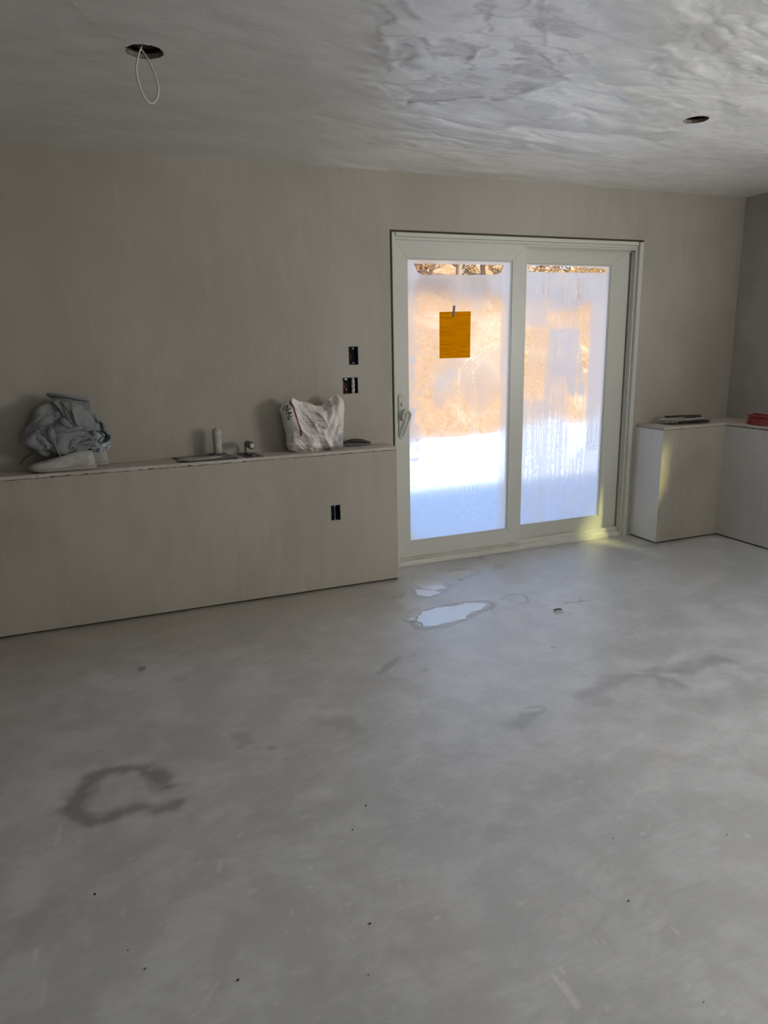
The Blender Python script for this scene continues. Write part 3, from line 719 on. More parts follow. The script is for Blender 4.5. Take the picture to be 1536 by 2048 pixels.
Y1 = F0 + 0.022; Y2 = F0 + 0.072
sash(DX0 + 0.0245, 2.683, 0.062, DZ - 0.0405, Y1, 1.828, 2.574, 0.165, 1.962, 0)
sash(2.600, DX1 - 0.054, 0.056, DZ - 0.0405, Y2, 2.700, 3.402, 0.160, 1.957, 1)
# handle
hb = MB(); hx = 1.778; n = 14
out_ = [(hx + 0.021 * math.cos(t), 1.128 + 0.021 * math.sin(t)) for t in np.linspace(0, math.pi, n)] + [(hx - 0.021 * math.cos(t), 0.884 - 0.021 * math.sin(t)) for t in np.linspace(0, math.pi, n)]
hb.prism(out_, Y1 - 0.009, Y1 + 0.001)
hd = part('door_handle', hb, M['pvc'], door, bevel=0.002)
lv = MB(); path = []
for t in np.linspace(0, 1, 22):
    if t < 0.45:
        a_ = math.pi * 1.05 - t / 0.45 * math.pi * 1.1
        p = Vector((hx + 0.022 + 0.026 * math.cos(a_), Y1 - 0.030, 1.010 + 0.032 * math.sin(a_)))
    else:
        q = (t - 0.45) / 0.55; p = Vector((hx + 0.046 - 0.050 * q ** 1.1, Y1 - 0.030 - 0.008 * math.sin(q * 3.1), 1.005 - 0.115 * q))
    path.append(p)
lv.tube([Vector((hx + 0.002, Y1 - 0.004, 0.985)), Vector((hx - 0.002, Y1 - 0.022, 0.990))] + path, [0.012, 0.011] + [0.0105 - 0.0045 * i / 21 for i in range(22)], 12)
part('lever', lv, M['pvc'], hd, smooth=True)
M['screw'] = mat('screw_grey', (0.3, 0.3, 0.28), 0.4, 0.6)
for z in (1.132, 0.880): part('screw', MB().lathe((hx, Y1 - 0.009, z), [(0.004, 0.0), (0.004, -0.002), (0.002, -0.003)], 12, 'y'), M['screw'], hd)
part('turn_knob', MB().box(hx - 0.006, hx + 0.006, Y1 - 0.017, Y1 - 0.009, 1.070, 1.094), M['pvc'], hd, bevel=0.002)

# ------------------------------------------------------------------ paper and tape on the glass
m = bpy.data.materials.new('orange_paper'); m.use_nodes = True; g = G(m); g.n.remove(g.b)
Xs, Ys, Zs = g.xyz()
ln = g.noise(g.coord(scale=(6, 1, 260)), 1.0, 2, 0.6)
pc = g.mix(g.ss(ln, 0.45, 0.62), (0.86, 0.30, 0.0), (0.66, 0.21, 0.0))
td = g.n.new('ShaderNodeBsdfTranslucent'); dd = g.n.new('ShaderNodeBsdfDiffuse'); g.l.new(pc, td.inputs[0]); g.l.new(pc, dd.inputs[0])
ms = g.n.new('ShaderNodeMixShader'); ms.inputs[0].default_value = 0.5; g.l.new(td.outputs[0], ms.inputs[1]); g.l.new(dd.outputs[0], ms.inputs[2])
g.l.new(ms.outputs[0], g.n['Material Output'].inputs[0])
pr_ = empty('paper_sheet', (2.16, Y1 + 0.004, 1.358), 'orange paper sheet taped inside the fogged left pane of the patio door', 'paper')
nx_, nz_ = 14, 18; vs = []; fs = []
for j in range(nz_ + 1):
    for i in range(nx_ + 1):
        s_, t_ = i / nx_, j / nz_
        xw = 2.050 + (0.219 + 0.006 * t_) * s_; zw = 1.358 + 0.287 * t_ + 0.004 * s_ * t_
        vs.append((xw, Y1 + 0.0065 - 0.004 * (1 - t_) ** 2 * (0.3 + s_) - 0.0012 * math.sin(s_ * 9) * (1 - t_), zw))
for j in range(nz_):
    for i in range(nx_):
        a_ = j * (nx_ + 1) + i; fs.append((a_, a_ + 1, a_ + nx_ + 2, a_ + nx_ + 1))
mb = MB(); mb.add(vs, fs); o = part('sheet', mb, m, pr_, smooth=True)
M['tape'] = mat('grey_tape', (0.10, 0.095, 0.09), 0.5)
part('tape_strip', MB().prism([(2.139, 1.616), (2.155, 1.617), (2.162, 1.683), (2.146, 1.684)], Y1 + 0.0045, Y1 + 0.0052), M['tape'], pr_)

# ------------------------------------------------------------------ electrical boxes
M['box'] = mat('blue_black_box', (0.012, 0.016, 0.032), 0.45)
M['black'] = mat('black_plastic', (0.012, 0.012, 0.012), 0.4)
M['metalw'] = mat('pale_metal', (0.55, 0.56, 0.58), 0.4, 0.5)
M['copper'] = mat('copper_wire', (0.55, 0.25, 0.12), 0.35, 0.8)
M['redwire'] = mat('red_wire', (0.35, 0.02, 0.02), 0.4)
M['crumb'] = plaster('plaster_crumbs', (0.5, 0.48, 0.44), (0.6, 0.58, 0.54), (1, 1, 1), 0.9)
def ebox(x0, x1, z0, z1, y, depth, label, kindn):
    r = empty('switch_box', ((x0 + x1) / 2, y + depth, z0), label, 'electrical box')
    t = 0.003; b = MB()
    b.box(x0, x1, y + depth - t, y + depth, z0, z1).box(x0, x0 + t, y, y + depth, z0, z1).box(x1 - t, x1, y, y + depth, z0, z1)
    b.box(x0 + t, x1 - t, y, y + depth, z0, z0 + t).box(x0 + t, x1 - t, y, y + depth, z1 - t, z1)
    part('box_shell', b, M['box'], r)
    return r
e1 = ebox(1.431, 1.491, 1.336, 1.444, D + 0.004, 0.06, 'dark single-gang switch box, the upper one in the wall left of the door', 1)
cx = 1.461
for z in (1.433, 1.345):
    part('ear', MB().box(cx - 0.009, cx + 0.009, D + 0.006, D + 0.012, z - 0.007, z + 0.007), M['box'], e1)
    part('screw', MB().lathe((cx, D + 0.0055, z), [(0.003, 0.0), (0.003, -0.001), (0.0015, -0.002)], 10, 'y'), M['metalw'], e1)
part('wire', MB().tube([(1.452, D + 0.06, 1.41), (1.448, D + 0.03, 1.40), (1.452, D + 0.02, 1.385), (1.446, D + 0.03, 1.36)], 0.0016, 6), M['copper'], e1)
part('wire', MB().tube([(1.460, D + 0.06, 1.42), (1.462, D + 0.03, 1.40), (1.456, D + 0.022, 1.38)], 0.0022, 6), M['black'], e1)
e2 = ebox(1.387, 1.484, 1.164, 1.260, D + 0.004, 0.06, 'dark double switch box with plaster-smeared divider, just above the paper bag', 2)
rr_ = random.Random(4); cz = MB(); q = 0
for i in range(16):
    z = 1.168 + i * 0.0058; xw = 1.449 + rr_.uniform(-0.002, 0.002)
    cz.lathe((xw + 0.006, D + 0.008, z), [(0.004, -0.006), (0.0105 + rr_.uniform(-.002, .002), -0.001), (0.009, 0.006)], 7, 'y')
part('plaster_smear', cz, M['crumb'], e2, smooth=True)
part('wire', MB().tube([(1.392, D + 0.05, 1.25), (1.393, D + 0.01, 1.235), (1.396, D + 0.006, 1.20), (1.394, D + 0.04, 1.178)], 0.003, 8), M['redwire'], e2)
part('ear', MB().box(1.402, 1.416, D + 0.006, D + 0.012, 1.246, 1.258), M['metalw'], e2)
part('screw', MB().lathe((1.409, D + 0.0055, 1.190), [(0.006, 0.0), (0.006, -0.001), (0.003, -0.003)], 12, 'y'), M['copper'], e2)
part('wire', MB().tube([(1.42, D + 0.06, 1.24), (1.425, D + 0.02, 1.22), (1.41, D + 0.015, 1.205), (1.43, D + 0.03, 1.175)], 0.0022, 6), M['black'], e2)
e3 = ebox(1.218, 1.276, 0.431, 0.523, YH + 0.004, 0.06, 'blue-black outlet box low in the front of the left half wall', 3)
part('divider', MB().box(1.241, 1.245, YH + 0.006, YH + 0.03, 0.436, 0.520), mat('grey_blue_metal', (0.16, 0.2, 0.24), 0.4, 0.5), e3)
for z in (0.517, 0.437): part('screw', MB().lathe((1.243, YH + 0.0055, z), [(0.004, 0.0), (0.004, -0.001), (0.002, -0.002)], 10, 'y'), M['metalw'], e3)
# crumbly plaster edges round the cut-outs
def fringe(x0, x1, z0, z1, y, root, seed):
    r = random.Random(seed); b = MB()
    for i in range(44):
        s_ = r.random() * 2 * ((x1 - x0) + (z1 - z0)); w_, h_ = x1 - x0, z1 - z0
        if s_ < w_: p = (x0 + s_, z0)
        elif s_ < w_ + h_: p = (x1, z0 + s_ - w_)
        elif s_ < 2 * w_ + h_: p = (x1 - (s_ - w_ - h_), z1)
        else: p = (x0, z1 - (s_ - 2 * w_ - h_))
        q = r.uniform(0.0012, 0.0032)
        b.lathe((p[0], y + 0.001, p[1]), [(q * 0.6, -0.003), (q, 0.0), (q, 0.004)], 5, 'y')
    part('plaster_fringe', b, M['crumb'], root, kind='stuff')
fringe(1.430, 1.492, 1.335, 1.445, D, e1, 1); fringe(1.386, 1.485, 1.163, 1.261, D, e2, 2); fringe(1.217, 1.277, 0.430, 0.524, YH, e3, 3)

# ------------------------------------------------------------------ cable loop from the left ceiling hole
m = mat('white_cable', (0.62, 0.61, 0.56), 0.45)
cb = empty('cable_loop', (0.262, 2.80, H - 0.16), 'white electrical cable loop hanging from the left ceiling hole', 'cable')
key = [(0.262, 2.86, 2.50), (0.262, 2.815, 2.465), (0.246, 2.79, 2.425), (0.234, 2.78, 2.375), (0.2395, 2.78, 2.325), (0.256, 2.785, 2.290), (0.276, 2.79, 2.279), (0.294, 2.79, 2.296),
       (0.302, 2.79, 2.330), (0.295, 2.795, 2.372), (0.279, 2.80, 2.412), (0.262, 2.81, 2.445), (0.245, 2.83, 2.475), (0.22, 2.85, 2.50)]
part('cable', MB().tube(spline(key), 0.0033, 8), m, cb, smooth=True)

# ------------------------------------------------------------------ hawk and trowels on the left ledge
def dusty_metal(name, c, c2, rough, metal):
    m = mat(name, c, rough, metal); g = G(m); n_ = g.noise(g.coord(), 38, 5, 0.7, 0.5)
    f = g.ss(n_, 0.42, 0.62); g.set('Base Color', g.mix(f, c, c2)); g.set('Metallic', g.math('MULTIPLY', g.math('SUBTRACT', 1.0, f), metal))
    g.set('Roughness', g.ss(n_, 0.4, 0.6, rough, 0.85)); g.set('Normal', g.bump(n_, 0.4, 0.002)); return m
M['steel'] = dusty_metal('dusty_steel', (0.20, 0.20, 0.20), (0.27, 0.25, 0.23), 0.4, 0.7)
M['darksteel'] = dusty_metal('dark_steel', (0.09, 0.09, 0.10), (0.16, 0.15, 0.14), 0.35, 0.6)
M['caked'] = dusty_metal('plaster_caked_handle', (0.38, 0.36, 0.31), (0.52, 0.49, 0.43), 0.8, 0.0)
M['dustblack'] = dusty_metal('dusty_black_rubber', (0.018, 0.017, 0.017), (0.06, 0.055, 0.05), 0.45, 0.0)
hk = empty('plastering_hawk', (0.54, 4.03, ZH), 'plasterer\'s hawk lying with its plaster-caked handle upright on the left ledge', 'tool')
pl = MB().prism([(0.408, 3.925), (0.700, 3.940), (0.640, 4.125), (0.350, 4.118)], ZH + 0.0065, ZH + 0.0085, axis='z')
part('plate', pl, M['steel'], hk, bevel=0.0008)
rib = MB()
for (p, q) in (((0.415, 3.935), (0.645, 4.115)), ((0.69, 3.95), (0.36, 4.11))):
    a_ = Vector((*p, 0)); b_ = Vector((*q, 0)); d_ = (b_ - a_).normalized(); s_ = Vector((-d_.y, d_.x, 0)) * 0.008
    rib.prism([tuple((a_ + s_)[:2]), tuple((a_ - s_)[:2]), tuple((b_ - s_)[:2]), tuple((b_ + s_)[:2])], ZH, ZH + 0.0065, axis='z')
part('cross_brace', rib, M['darksteel'], hk)
hc = (0.598, 4.055)
part('collar', MB().lathe((*hc, ZH + 0.0085), [(0.052, 0.0), (0.054, 0.005), (0.050, 0.011), (0.03, 0.014)], 28), M['darksteel'], hk, smooth=True)
part('handle', MB().lathe((*hc, ZH + 0.02), [(0.024, 0.0), (0.0235, 0.02), (0.0245, 0.06), (0.026, 0.10), (0.0265, 0.125), (0.022, 0.137), (0.012, 0.144), (0.006, 0.150)], 24), M['caked'], hk, smooth=True)
sm = MB(); rs = random.Random(2)
for (x_, y_, w_, h_) in ((0.47, 3.985, 0.115, 0.035), (0.545, 4.02, 0.07, 0.04), (0.43, 4.05, 0.05, 0.03)):
    sm.lathe((x_, y_, ZH + 0.0085), [(w_, 0.0), (w_ * .85, 0.003), (w_ * .4, 0.006)], 18)
sm.v = [(x_, 3.99 + (y_ - 3.99) * 0.42, z_ + 0.0008 * rs.random()) for (x_, y_, z_) in sm.v]
part('plaster_residue', sm, M['caked'], hk, smooth=True)

def trowel(name, label, c, ang, L, W, z, blade_m, handle_m, hh=0.055, hr=0.016, handle_len=0.125, cap=False, group=None):
    r = empty(name, (c[0], c[1], z), label, 'trowel', group); r.rotation_euler = (0, 0, ang)
    def pt(nm, mb, m_, **k):
        o = mb.build(nm, m_, r, k.get('smooth', False), k.get('bevel', 0)); return o
    pt('blade', MB().box(-L / 2, L / 2, -W / 2, W / 2, 0.0, 0.0018), blade_m)
    pt('spine', MB().prism([(-L * 0.42, 0.0018), (L * 0.42, 0.0018), (L * 0.40, 0.009), (-L * 0.40, 0.010)], -0.008, 0.008), M['darksteel'], bevel=0.001)
    pt('tang', MB().tube(spline([(L * 0.30, 0, 0.008), (L * 0.33, 0, 0.03), (L * 0.27, 0, hh), (L * 0.10, 0, hh)], 6), 0.0055, 8), M['darksteel'], smooth=True)
    pr2 = [(hr * .72, 0.0), (hr * .95, -0.012), (hr * .86, -0.04), (hr, -0.075), (hr * 1.06, -handle_len + 0.018), (hr, -handle_len + 0.006), (hr * .7, -handle_len)]
    h = MB().lathe((L * 0.20, 0, hh), pr2, 20, 'x')
    ho = pt('handle', h, handle_m, smooth=True)
    if cap:
        o = MB().lathe((L * 0.20 - handle_len, 0, hh), [(hr * .72, 0.0), (hr * .55, -0.002), (hr * .2, -0.002)], 20, 'x').build('end_cap', M['crumb'], ho, True)
    return r
trowel('finishing_trowel', 'finishing trowel on the left ledge with round knob end facing out, right of the hawk', (0.772, 4.035), math.radians(97), 0.20, 0.105, ZH, M['darksteel'], mat('brown_grip', (0.13, 0.10, 0.085), 0.6), hh=0.062, hr=0.021, handle_len=0.10, cap=True)
# dark trowel sticking out behind the bag
tb = empty('margin_trowel', (1.47, 4.075, ZH), 'black-handled trowel lying on the left ledge behind the bag, nearest the door', 'trowel')
part('blade', MB().prism([(1.372, 4.045), (1.372, 4.105), (1.45, 4.10), (1.45, 4.05)], ZH, ZH + 0.002, axis='z'), M['steel'], tb)
part('handle', MB().tube(spline([(1.365, 4.09, ZH + 0.022), (1.41, 4.088, ZH + 0.031), (1.46, 4.085, ZH + 0.030), (1.50, 4.082, ZH + 0.022), (1.535, 4.08, ZH + 0.010)], 6),
     [0.010] * 6 + [0.013] * 6 + [0.0125] * 6 + [0.0105] * 6 + [0.008], 12), M['dustblack'], tb, smooth=True)
part('spine', MB().tube(spline([(1.375, 4.06, ZH + 0.006), (1.43, 4.055, ZH + 0.008), (1.50, 4.06, ZH + 0.008), (1.53, 4.075, ZH + 0.010)], 5), 0.006, 8), M['darksteel'], tb, smooth=True)

# trowels on the right ledge
t1 = empty('flat_trowel', (3.98, 3.99, zr), 'dusty flat trowel at the bottom of the small pile on the right ledge', 'trowel')
part('blade', MB().prism([(3.79, 3.93), (4.06, 3.885), (4.075, 3.985), (3.80, 4.03)], zr, zr + 0.0025, axis='z'), M['darksteel'], t1)
part('handle', MB().tube(spline([(3.90, 3.975, zr + 0.012), (3.98, 3.96, zr + 0.017), (4.06, 3.94, zr + 0.016), (4.135, 3.925, zr + 0.012)], 6), [0.008] * 6 + [0.0105] * 12 + [0.009], 10), M['dustblack'], t1, smooth=True)
t2 = empty('buckled_trowel', (3.90, 4.03, zr), 'pale plaster-caked trowel in the middle of the small pile on the right ledge', 'trowel')
vs = []; fs = []; nn = 16
for i in range(nn + 1):
    s_ = i / nn; x_ = 3.775 + 0.33 * s_
    for (yy, dz) in ((3.985 - 0.05 * s_, 0), (4.085 - 0.04 * s_, 0)):
        z_ = zr + 0.019 + 0.009 * math.sin(s_ * 7.5) * (1 - s_ * 0.6) + 0.010
        vs += [(x_, yy, z_), (x_, yy, z_ + 0.006)]
for i in range(nn):
    k = i * 4; fs += [(k, k + 4, k + 5, k + 1), (k + 1, k + 5, k + 7, k + 3), (k + 3, k + 7, k + 6, k + 2), (k + 2, k + 6, k + 4, k)]
fs += [(0, 1, 3, 2), (nn * 4, nn * 4 + 2, nn * 4 + 3, nn * 4 + 1)]
mb = MB(); mb.add(vs, fs); part('blade', mb, M['caked'], t2, smooth=True)
part('clump', MB().lathe((3.82, 4.03, zr + 0.014), [(0.016, -0.008), (0.032, -0.002), (0.028, 0.006), (0.014, 0.010)], 14), M['caked'], t2, smooth=True)
t3 = empty('margin_trowel', (3.96, 4.02, zr + 0.03), 'black-handled trowel on top of the small pile on the right ledge', 'trowel')
part('handle', MB().tube(spline([(3.985, 4.005, zr + 0.047), (4.03, 3.998, zr + 0.046), (4.075, 3.99, zr + 0.044), (4.115, 3.985, zr + 0.043)], 5), [0.010] * 5 + [0.0115] * 10 + [0.009], 12), M['dustblack'], t3, smooth=True)
part('blade', MB().prism([(3.83, 4.00), (3.835, 4.05), (3.99, 4.03), (3.985, 3.985)], zr + 0.046, zr + 0.056, axis='z'), M['dustblack'], t3)

# ------------------------------------------------------------------ red tubing coil
m = mat('red_tubing', (0.30, 0.035, 0.035), 0.35)
cl = empty('red_hose_coil', (4.39, 3.62, zr), 'coil of bright red tubing on the right ledge at the edge of the picture', 'hose')
rh = random.Random(11); rT = 0.0065; pts_ = []
turns = 8; NT = 36
for i in range(turns * NT + 1):
    t = i / NT; k = int(t); th = t * 2 * math.pi
    rad = 0.128 - 0.016 * ((k * 0.37) % 1) + 0.004 * math.sin(th * 1.3 + k)
    lay = k // 2
    z = zr + rT + lay * 0.0135 + (t - k) * 0.005 + 0.003 * math.sin(th + k * 1.7)
    if k >= 6: z += 0.014 * math.sin(th * 0.5) ** 2
    if k >= 7: rad -= 0.02; z += 0.012 * math.sin(th * 0.5) ** 2
    pts_.append((4.388 + rad * math.cos(th), 3.64 + rad * 1.02 * math.sin(th), z))
part('tubing', MB().tube(pts_, rT, 8), m, cl, smooth=True)
part('cable_tie', MB().tube([(4.27 + 0.024 * math.cos(a_), 3.60, zr + 0.032 + 0.034 * math.sin(a_)) for a_ in np.linspace(0, 2 * math.pi, 20)], 0.002, 6), M['black'], cl, smooth=True)

# ------------------------------------------------------------------ paper bag of base coat
m = mat('bag_paper', (0.5, 0.5, 0.48), 0.7); g = G(m)
at = g.attr('marks'); sepc = g.n.new('ShaderNodeSeparateColor'); g.l.new(at[0], sepc.inputs[0])
n_ = g.noise(g.coord(), 30, 5, 0.7)
col = g.mix(g.ss(n_, 0.35, 0.7), (0.74, 0.69, 0.65), (0.66, 0.615, 0.575))
col = g.mix(g.math('MULTIPLY', sepc.outputs[1], 0.75), col, (0.80, 0.81, 0.76))
col = g.mix(g.math('MULTIPLY', sepc.outputs[0], 0.85), col, (0.30, 0.315, 0.32))
g.set('Base Color', col); g.set('Normal', g.bump(g.noise(g.coord(), 55, 4, 0.6, 1.0), 0.2, 0.003)); M['bag'] = m
bag = empty('paper_bag', (1.18, 4.03, ZH), 'crumpled white paper bag with red stripe and printing on the left ledge', 'bag')
# outline measured on the plane y = 4.03 : for height t, left and right edges
def bag_edges(t):
    xl = np.interp(t, [0, .04, .15, .4, .6, .8, .93, 1], [1.035, 1.005, 0.992, 0.994, 0.980, 0.974, 0.962, 0.985])
    xr_ = np.interp(t, [0, .04, .15, .4, .6, .8, .95, 1], [1.318, 1.335, 1.338, 1.342, 1.346, 1.354, 1.350, 1.338])
    return xl, xr_
def bag_top(s):   # top edge height above the ledge
    return np.interp(s, [0, .06, .16, .26, .40, .55, .66, .80, .93, 1], [0.262, 0.300, 0.318, 0.292, 0.286, 0.262, 0.260, 0.300, 0.320, 0.300])
def bag_pt(s, t, back=False, off=0.0):
    xl, xr_ = bag_edges(t); x = xl + (xr_ - xl) * s
    z = t * bag_top(s)
    edge = np.clip(1 - (2 * s - 1) ** 4, 0, 1) ** 0.55
    belly = (0.30 + 0.70 * np.sin(np.clip((1.0 - t) * 1.15 + 0.12, 0, 1.15) / 1.15 * math.pi * 0.62 + 0.35) ** 0.8)
    topcl = sstep(1.0, 0.86, t) * 0.75 + 0.25; bot = sstep(0.0, 0.09, t) * 0.42 + 0.58
    th = 0.088 * edge * belly * topcl * bot + 0.004
    # creases
    cr_ = 0.017 * (0.5 - np.abs(fbm(s * 4 + t * 2.0, t * 2.2 - s * 1.5, 31, 2) - 0.5) * 4) + 0.006 * (0.5 - np.abs(fbm(s * 8 + t * 5, t * 2.4 - s * 2, 61, 2) - 0.5) * 4) + 0.004 * (0.5 - np.abs(fbm(s * 3 - t * 3, t * 9 + s * 4, 65, 2) - 0.5) * 4) * sstep(0.5, 0.1, t)
    fan = sstep(0.45, 0.95, s) * sstep(0.1, 0.4, t); u_ = (s - 0.35) * 1.0 + (t - 1) * -0.35
    cr_ = cr_ + 0.008 * fan * np.sin(u_ * 42 + 3 * fbm(s * 3, t * 3, 5))
    roll = 0.010 * np.exp(-((t - (0.16 - 0.05 * s)) / 0.035) ** 2)           # slump fold near the foot
    cr_ = cr_ * edge ** 1.2
    if back: y = 4.036 + th * 0.72
    else: y = 4.036 - th + (0.012 - cr_) * edge - roll * edge - 0.006
    # left face turns away
    return np.stack([x + 0 * y, y - off * 1.0, ZH + z + 0.0005], -1)
NS, NTt = 150, 150
S_, T_ = np.meshgrid(np.linspace(0, 1, NS), np.linspace(0, 1, NTt))
Fp = bag_pt(S_, T_); Bp = bag_pt(S_, T_, True)
Bp[:, 0, :] = Fp[:, 0, :]; Bp[:, -1, :] = Fp[:, -1, :]; Bp[-1, :, :] = Fp[-1, :, :]
vsb = np.concatenate([Fp.reshape(-1, 3), Bp.reshape(-1, 3)]); fs = []
for j in range(NTt - 1):
    for i in range(NS - 1):
        a_ = j * NS + i; fs.append((a_, a_ + 1, a_ + NS + 1, a_ + NS)); b_ = a_ + NS * NTt
        fs.append((b_, b_ + NS, b_ + NS + 1, b_ + 1))
fs.append(tuple(range(NS))[::-1] + tuple(range(NS * NTt, NS * NTt + NS)))
mb = MB(); mb.v = [tuple(v_) for v_ in vsb]; mb.f = fs
bo = part('bag_body', mb, M['bag'], bag, smooth=True)
# torn grey mark bottom right and pale powder near the upper left
zz_ = T_; xx_ = S_
saw = 0.05 * np.abs(((xx_ * 9) % 1) - 0.5) * 2
g1 = sstep(0.0, 0.02, (xx_ - 0.62) * 0.9 - zz_ * 1.0 + saw + 0.03 * (fbm(xx_ * 20, zz_ * 20, 3) - .5)) * sstep(0.42, 0.40, zz_)
g1 = np.maximum(g1, 0.6 * sstep(0.56, 0.62, fbm(xx_ * 9, zz_ * 9, 71, 3)) * sstep(0.78, 0.86, xx_) * sstep(0.75, 0.5, zz_))
g2 = sstep(0.25, 0.1, np.hypot((xx_ - 0.21) * 1.6, (zz_ - 0.86)))
col4 = np.ones((NS * NTt * 2, 4), np.float32); col4[:, :3] = 0
col4[:NS * NTt, 0] = g1.ravel(); col4[:NS * NTt, 1] = g2.ravel()
ca_ = bo.data.color_attributes.new('marks', 'FLOAT_COLOR', 'POINT'); ca_.data.foreach_set('color', col4.ravel())
def decal(name, strokes, wd, m_, off=0.0018):
    """strokes: list of (s,t) polylines lying on the bag surface"""
    b = MB()
    for st in strokes:
        pts2 = []
        for (p, q) in zip(st, st[1:]):
            n2 = max(2, int(math.hypot((q[0] - p[0]) * .36, (q[1] - p[1]) * .3) / 0.004))
            pts2 += [(p[0] + (q[0] - p[0]) * i / n2, p[1] + (q[1] - p[1]) * i / n2) for i in range(n2)]
        pts2.append(st[-1]); k = len(b.v)
        for i, (s_, t_) in enumerate(pts2):
            a_ = pts2[max(i - 1, 0)]; c_ = pts2[min(i + 1, len(pts2) - 1)]
            dx, dz = (c_[0] - a_[0]) * 0.36, (c_[1] - a_[1]) * 0.3; L_ = math.hypot(dx, dz) + 1e-9
            nx2, nz2 = -dz / L_ * wd / 2, dx / L_ * wd / 2
            for sg in (1, -1):
                v_ = bag_pt(np.array(np.clip(s_ + sg * nx2 / 0.36, 0.002, .998)), np.array(np.clip(t_ + sg * nz2 / 0.3, 0, .995)), off=off); b.v.append(tuple(float(c) for c in v_))
        for i in range(len(pts2) - 1): b.f.append((k + 2 * i, k + 2 * i + 1, k + 2 * i + 3, k + 2 * i + 2))
    return part(name, b, m_, bag)
M['ink'] = mat('black_ink', (0.06, 0.055, 0.055), 0.8); M['inkg'] = mat('grey_ink', (0.34, 0.32, 0.31), 0.8); M['inkr'] = mat('maroon_ink', (0.20, 0.045, 0.045), 0.8)
decal('red_stripe', [[(0.135, 0.965), (0.155, 0.80), (0.185, 0.62), (0.195, 0.50), (0.20, 0.32)]], 0.0105, M['inkr'])
# lettering NAL reading downwards beside the stripe; glyph box: u down the bag, v towards the stripe
def glyph(strk, c, hgt_, wid, sh=0.0):
    out = []
    for st in strk: out.append([(c[0] + (gy - 0.5) * hgt_ + sh * gx, c[1] - gx * wid) for (gx, gy) in st])
    return out
Nn = [[(0, 0), (0, 1)], [(0, 1), (1, 0)], [(1, 0), (1, 1)]]; Aa = [[(0, 0), (.5, 1)], [(.5, 1), (1, 0)], [(.22, .4), (.78, .4)]]; Ll = [[(0, 1), (0, 0)], [(0, 0), (.9, 0)]]
sk = glyph(Nn, (0.060, 0.90), 0.075, 0.065, .02) + glyph(Aa, (0.072, 0.80), 0.075, 0.068, .02) + glyph(Ll, (0.086, 0.70), 0.075, 0.06, .02)
LT_ = decal('lettering', sk, 0.0045, M['ink'])
rp_ = random.Random(5); lines = []
def textline(s0, s1, t, slope=0.0, jag=0.004):
    s_ = s0; cur = []
    while s_ < s1:
        cur.append((s_, t + slope * (s_ - s0) + rp_.uniform(-jag, jag))); s_ += 0.014
        if rp_.random() < 0.16 and len(cur) > 2: lines.append(cur); cur = []; s_ += 0.010
    if len(cur) > 1: lines.append(cur)
for t_ in (0.80, 0.765, 0.735): textline(0.28, 0.56 + rp_.uniform(-.04, .02), t_)
for t_ in (0.69, 0.665, 0.635, 0.61): textline(0.32, 0.70 + rp_.uniform(-.08, .0), t_, 0.03)
for t_ in (0.565, 0.54, 0.515): textline(0.33, 0.74 + rp_.uniform(-.1, .0), t_, 0.02)
for (t_, a_) in ((0.965, 0.70), (0.925, 0.67), (0.885, 0.62)): textline(a_, a_ + 0.22, t_, 0.10, 0.005)
for t_ in (0.40, 0.375, 0.31): textline(0.36, 0.62, t_, 0.0, 0.003)
decal('printed_text', lines, 0.0024, M['inkg'])
for st_ in ([(0.05, 0.315), (0.165, 0.30), (0.17, 0.215), (0.05, 0.23), (0.05, 0.315)], [(0.27, 0.96), (0.27, 0.82), (0.55, 0.81), (0.55, 0.93)], [(0.33, 0.43), (0.64, 0.435), (0.64, 0.35)]): decal('printed_panel', [st_], 0.0016, M['inkg'])

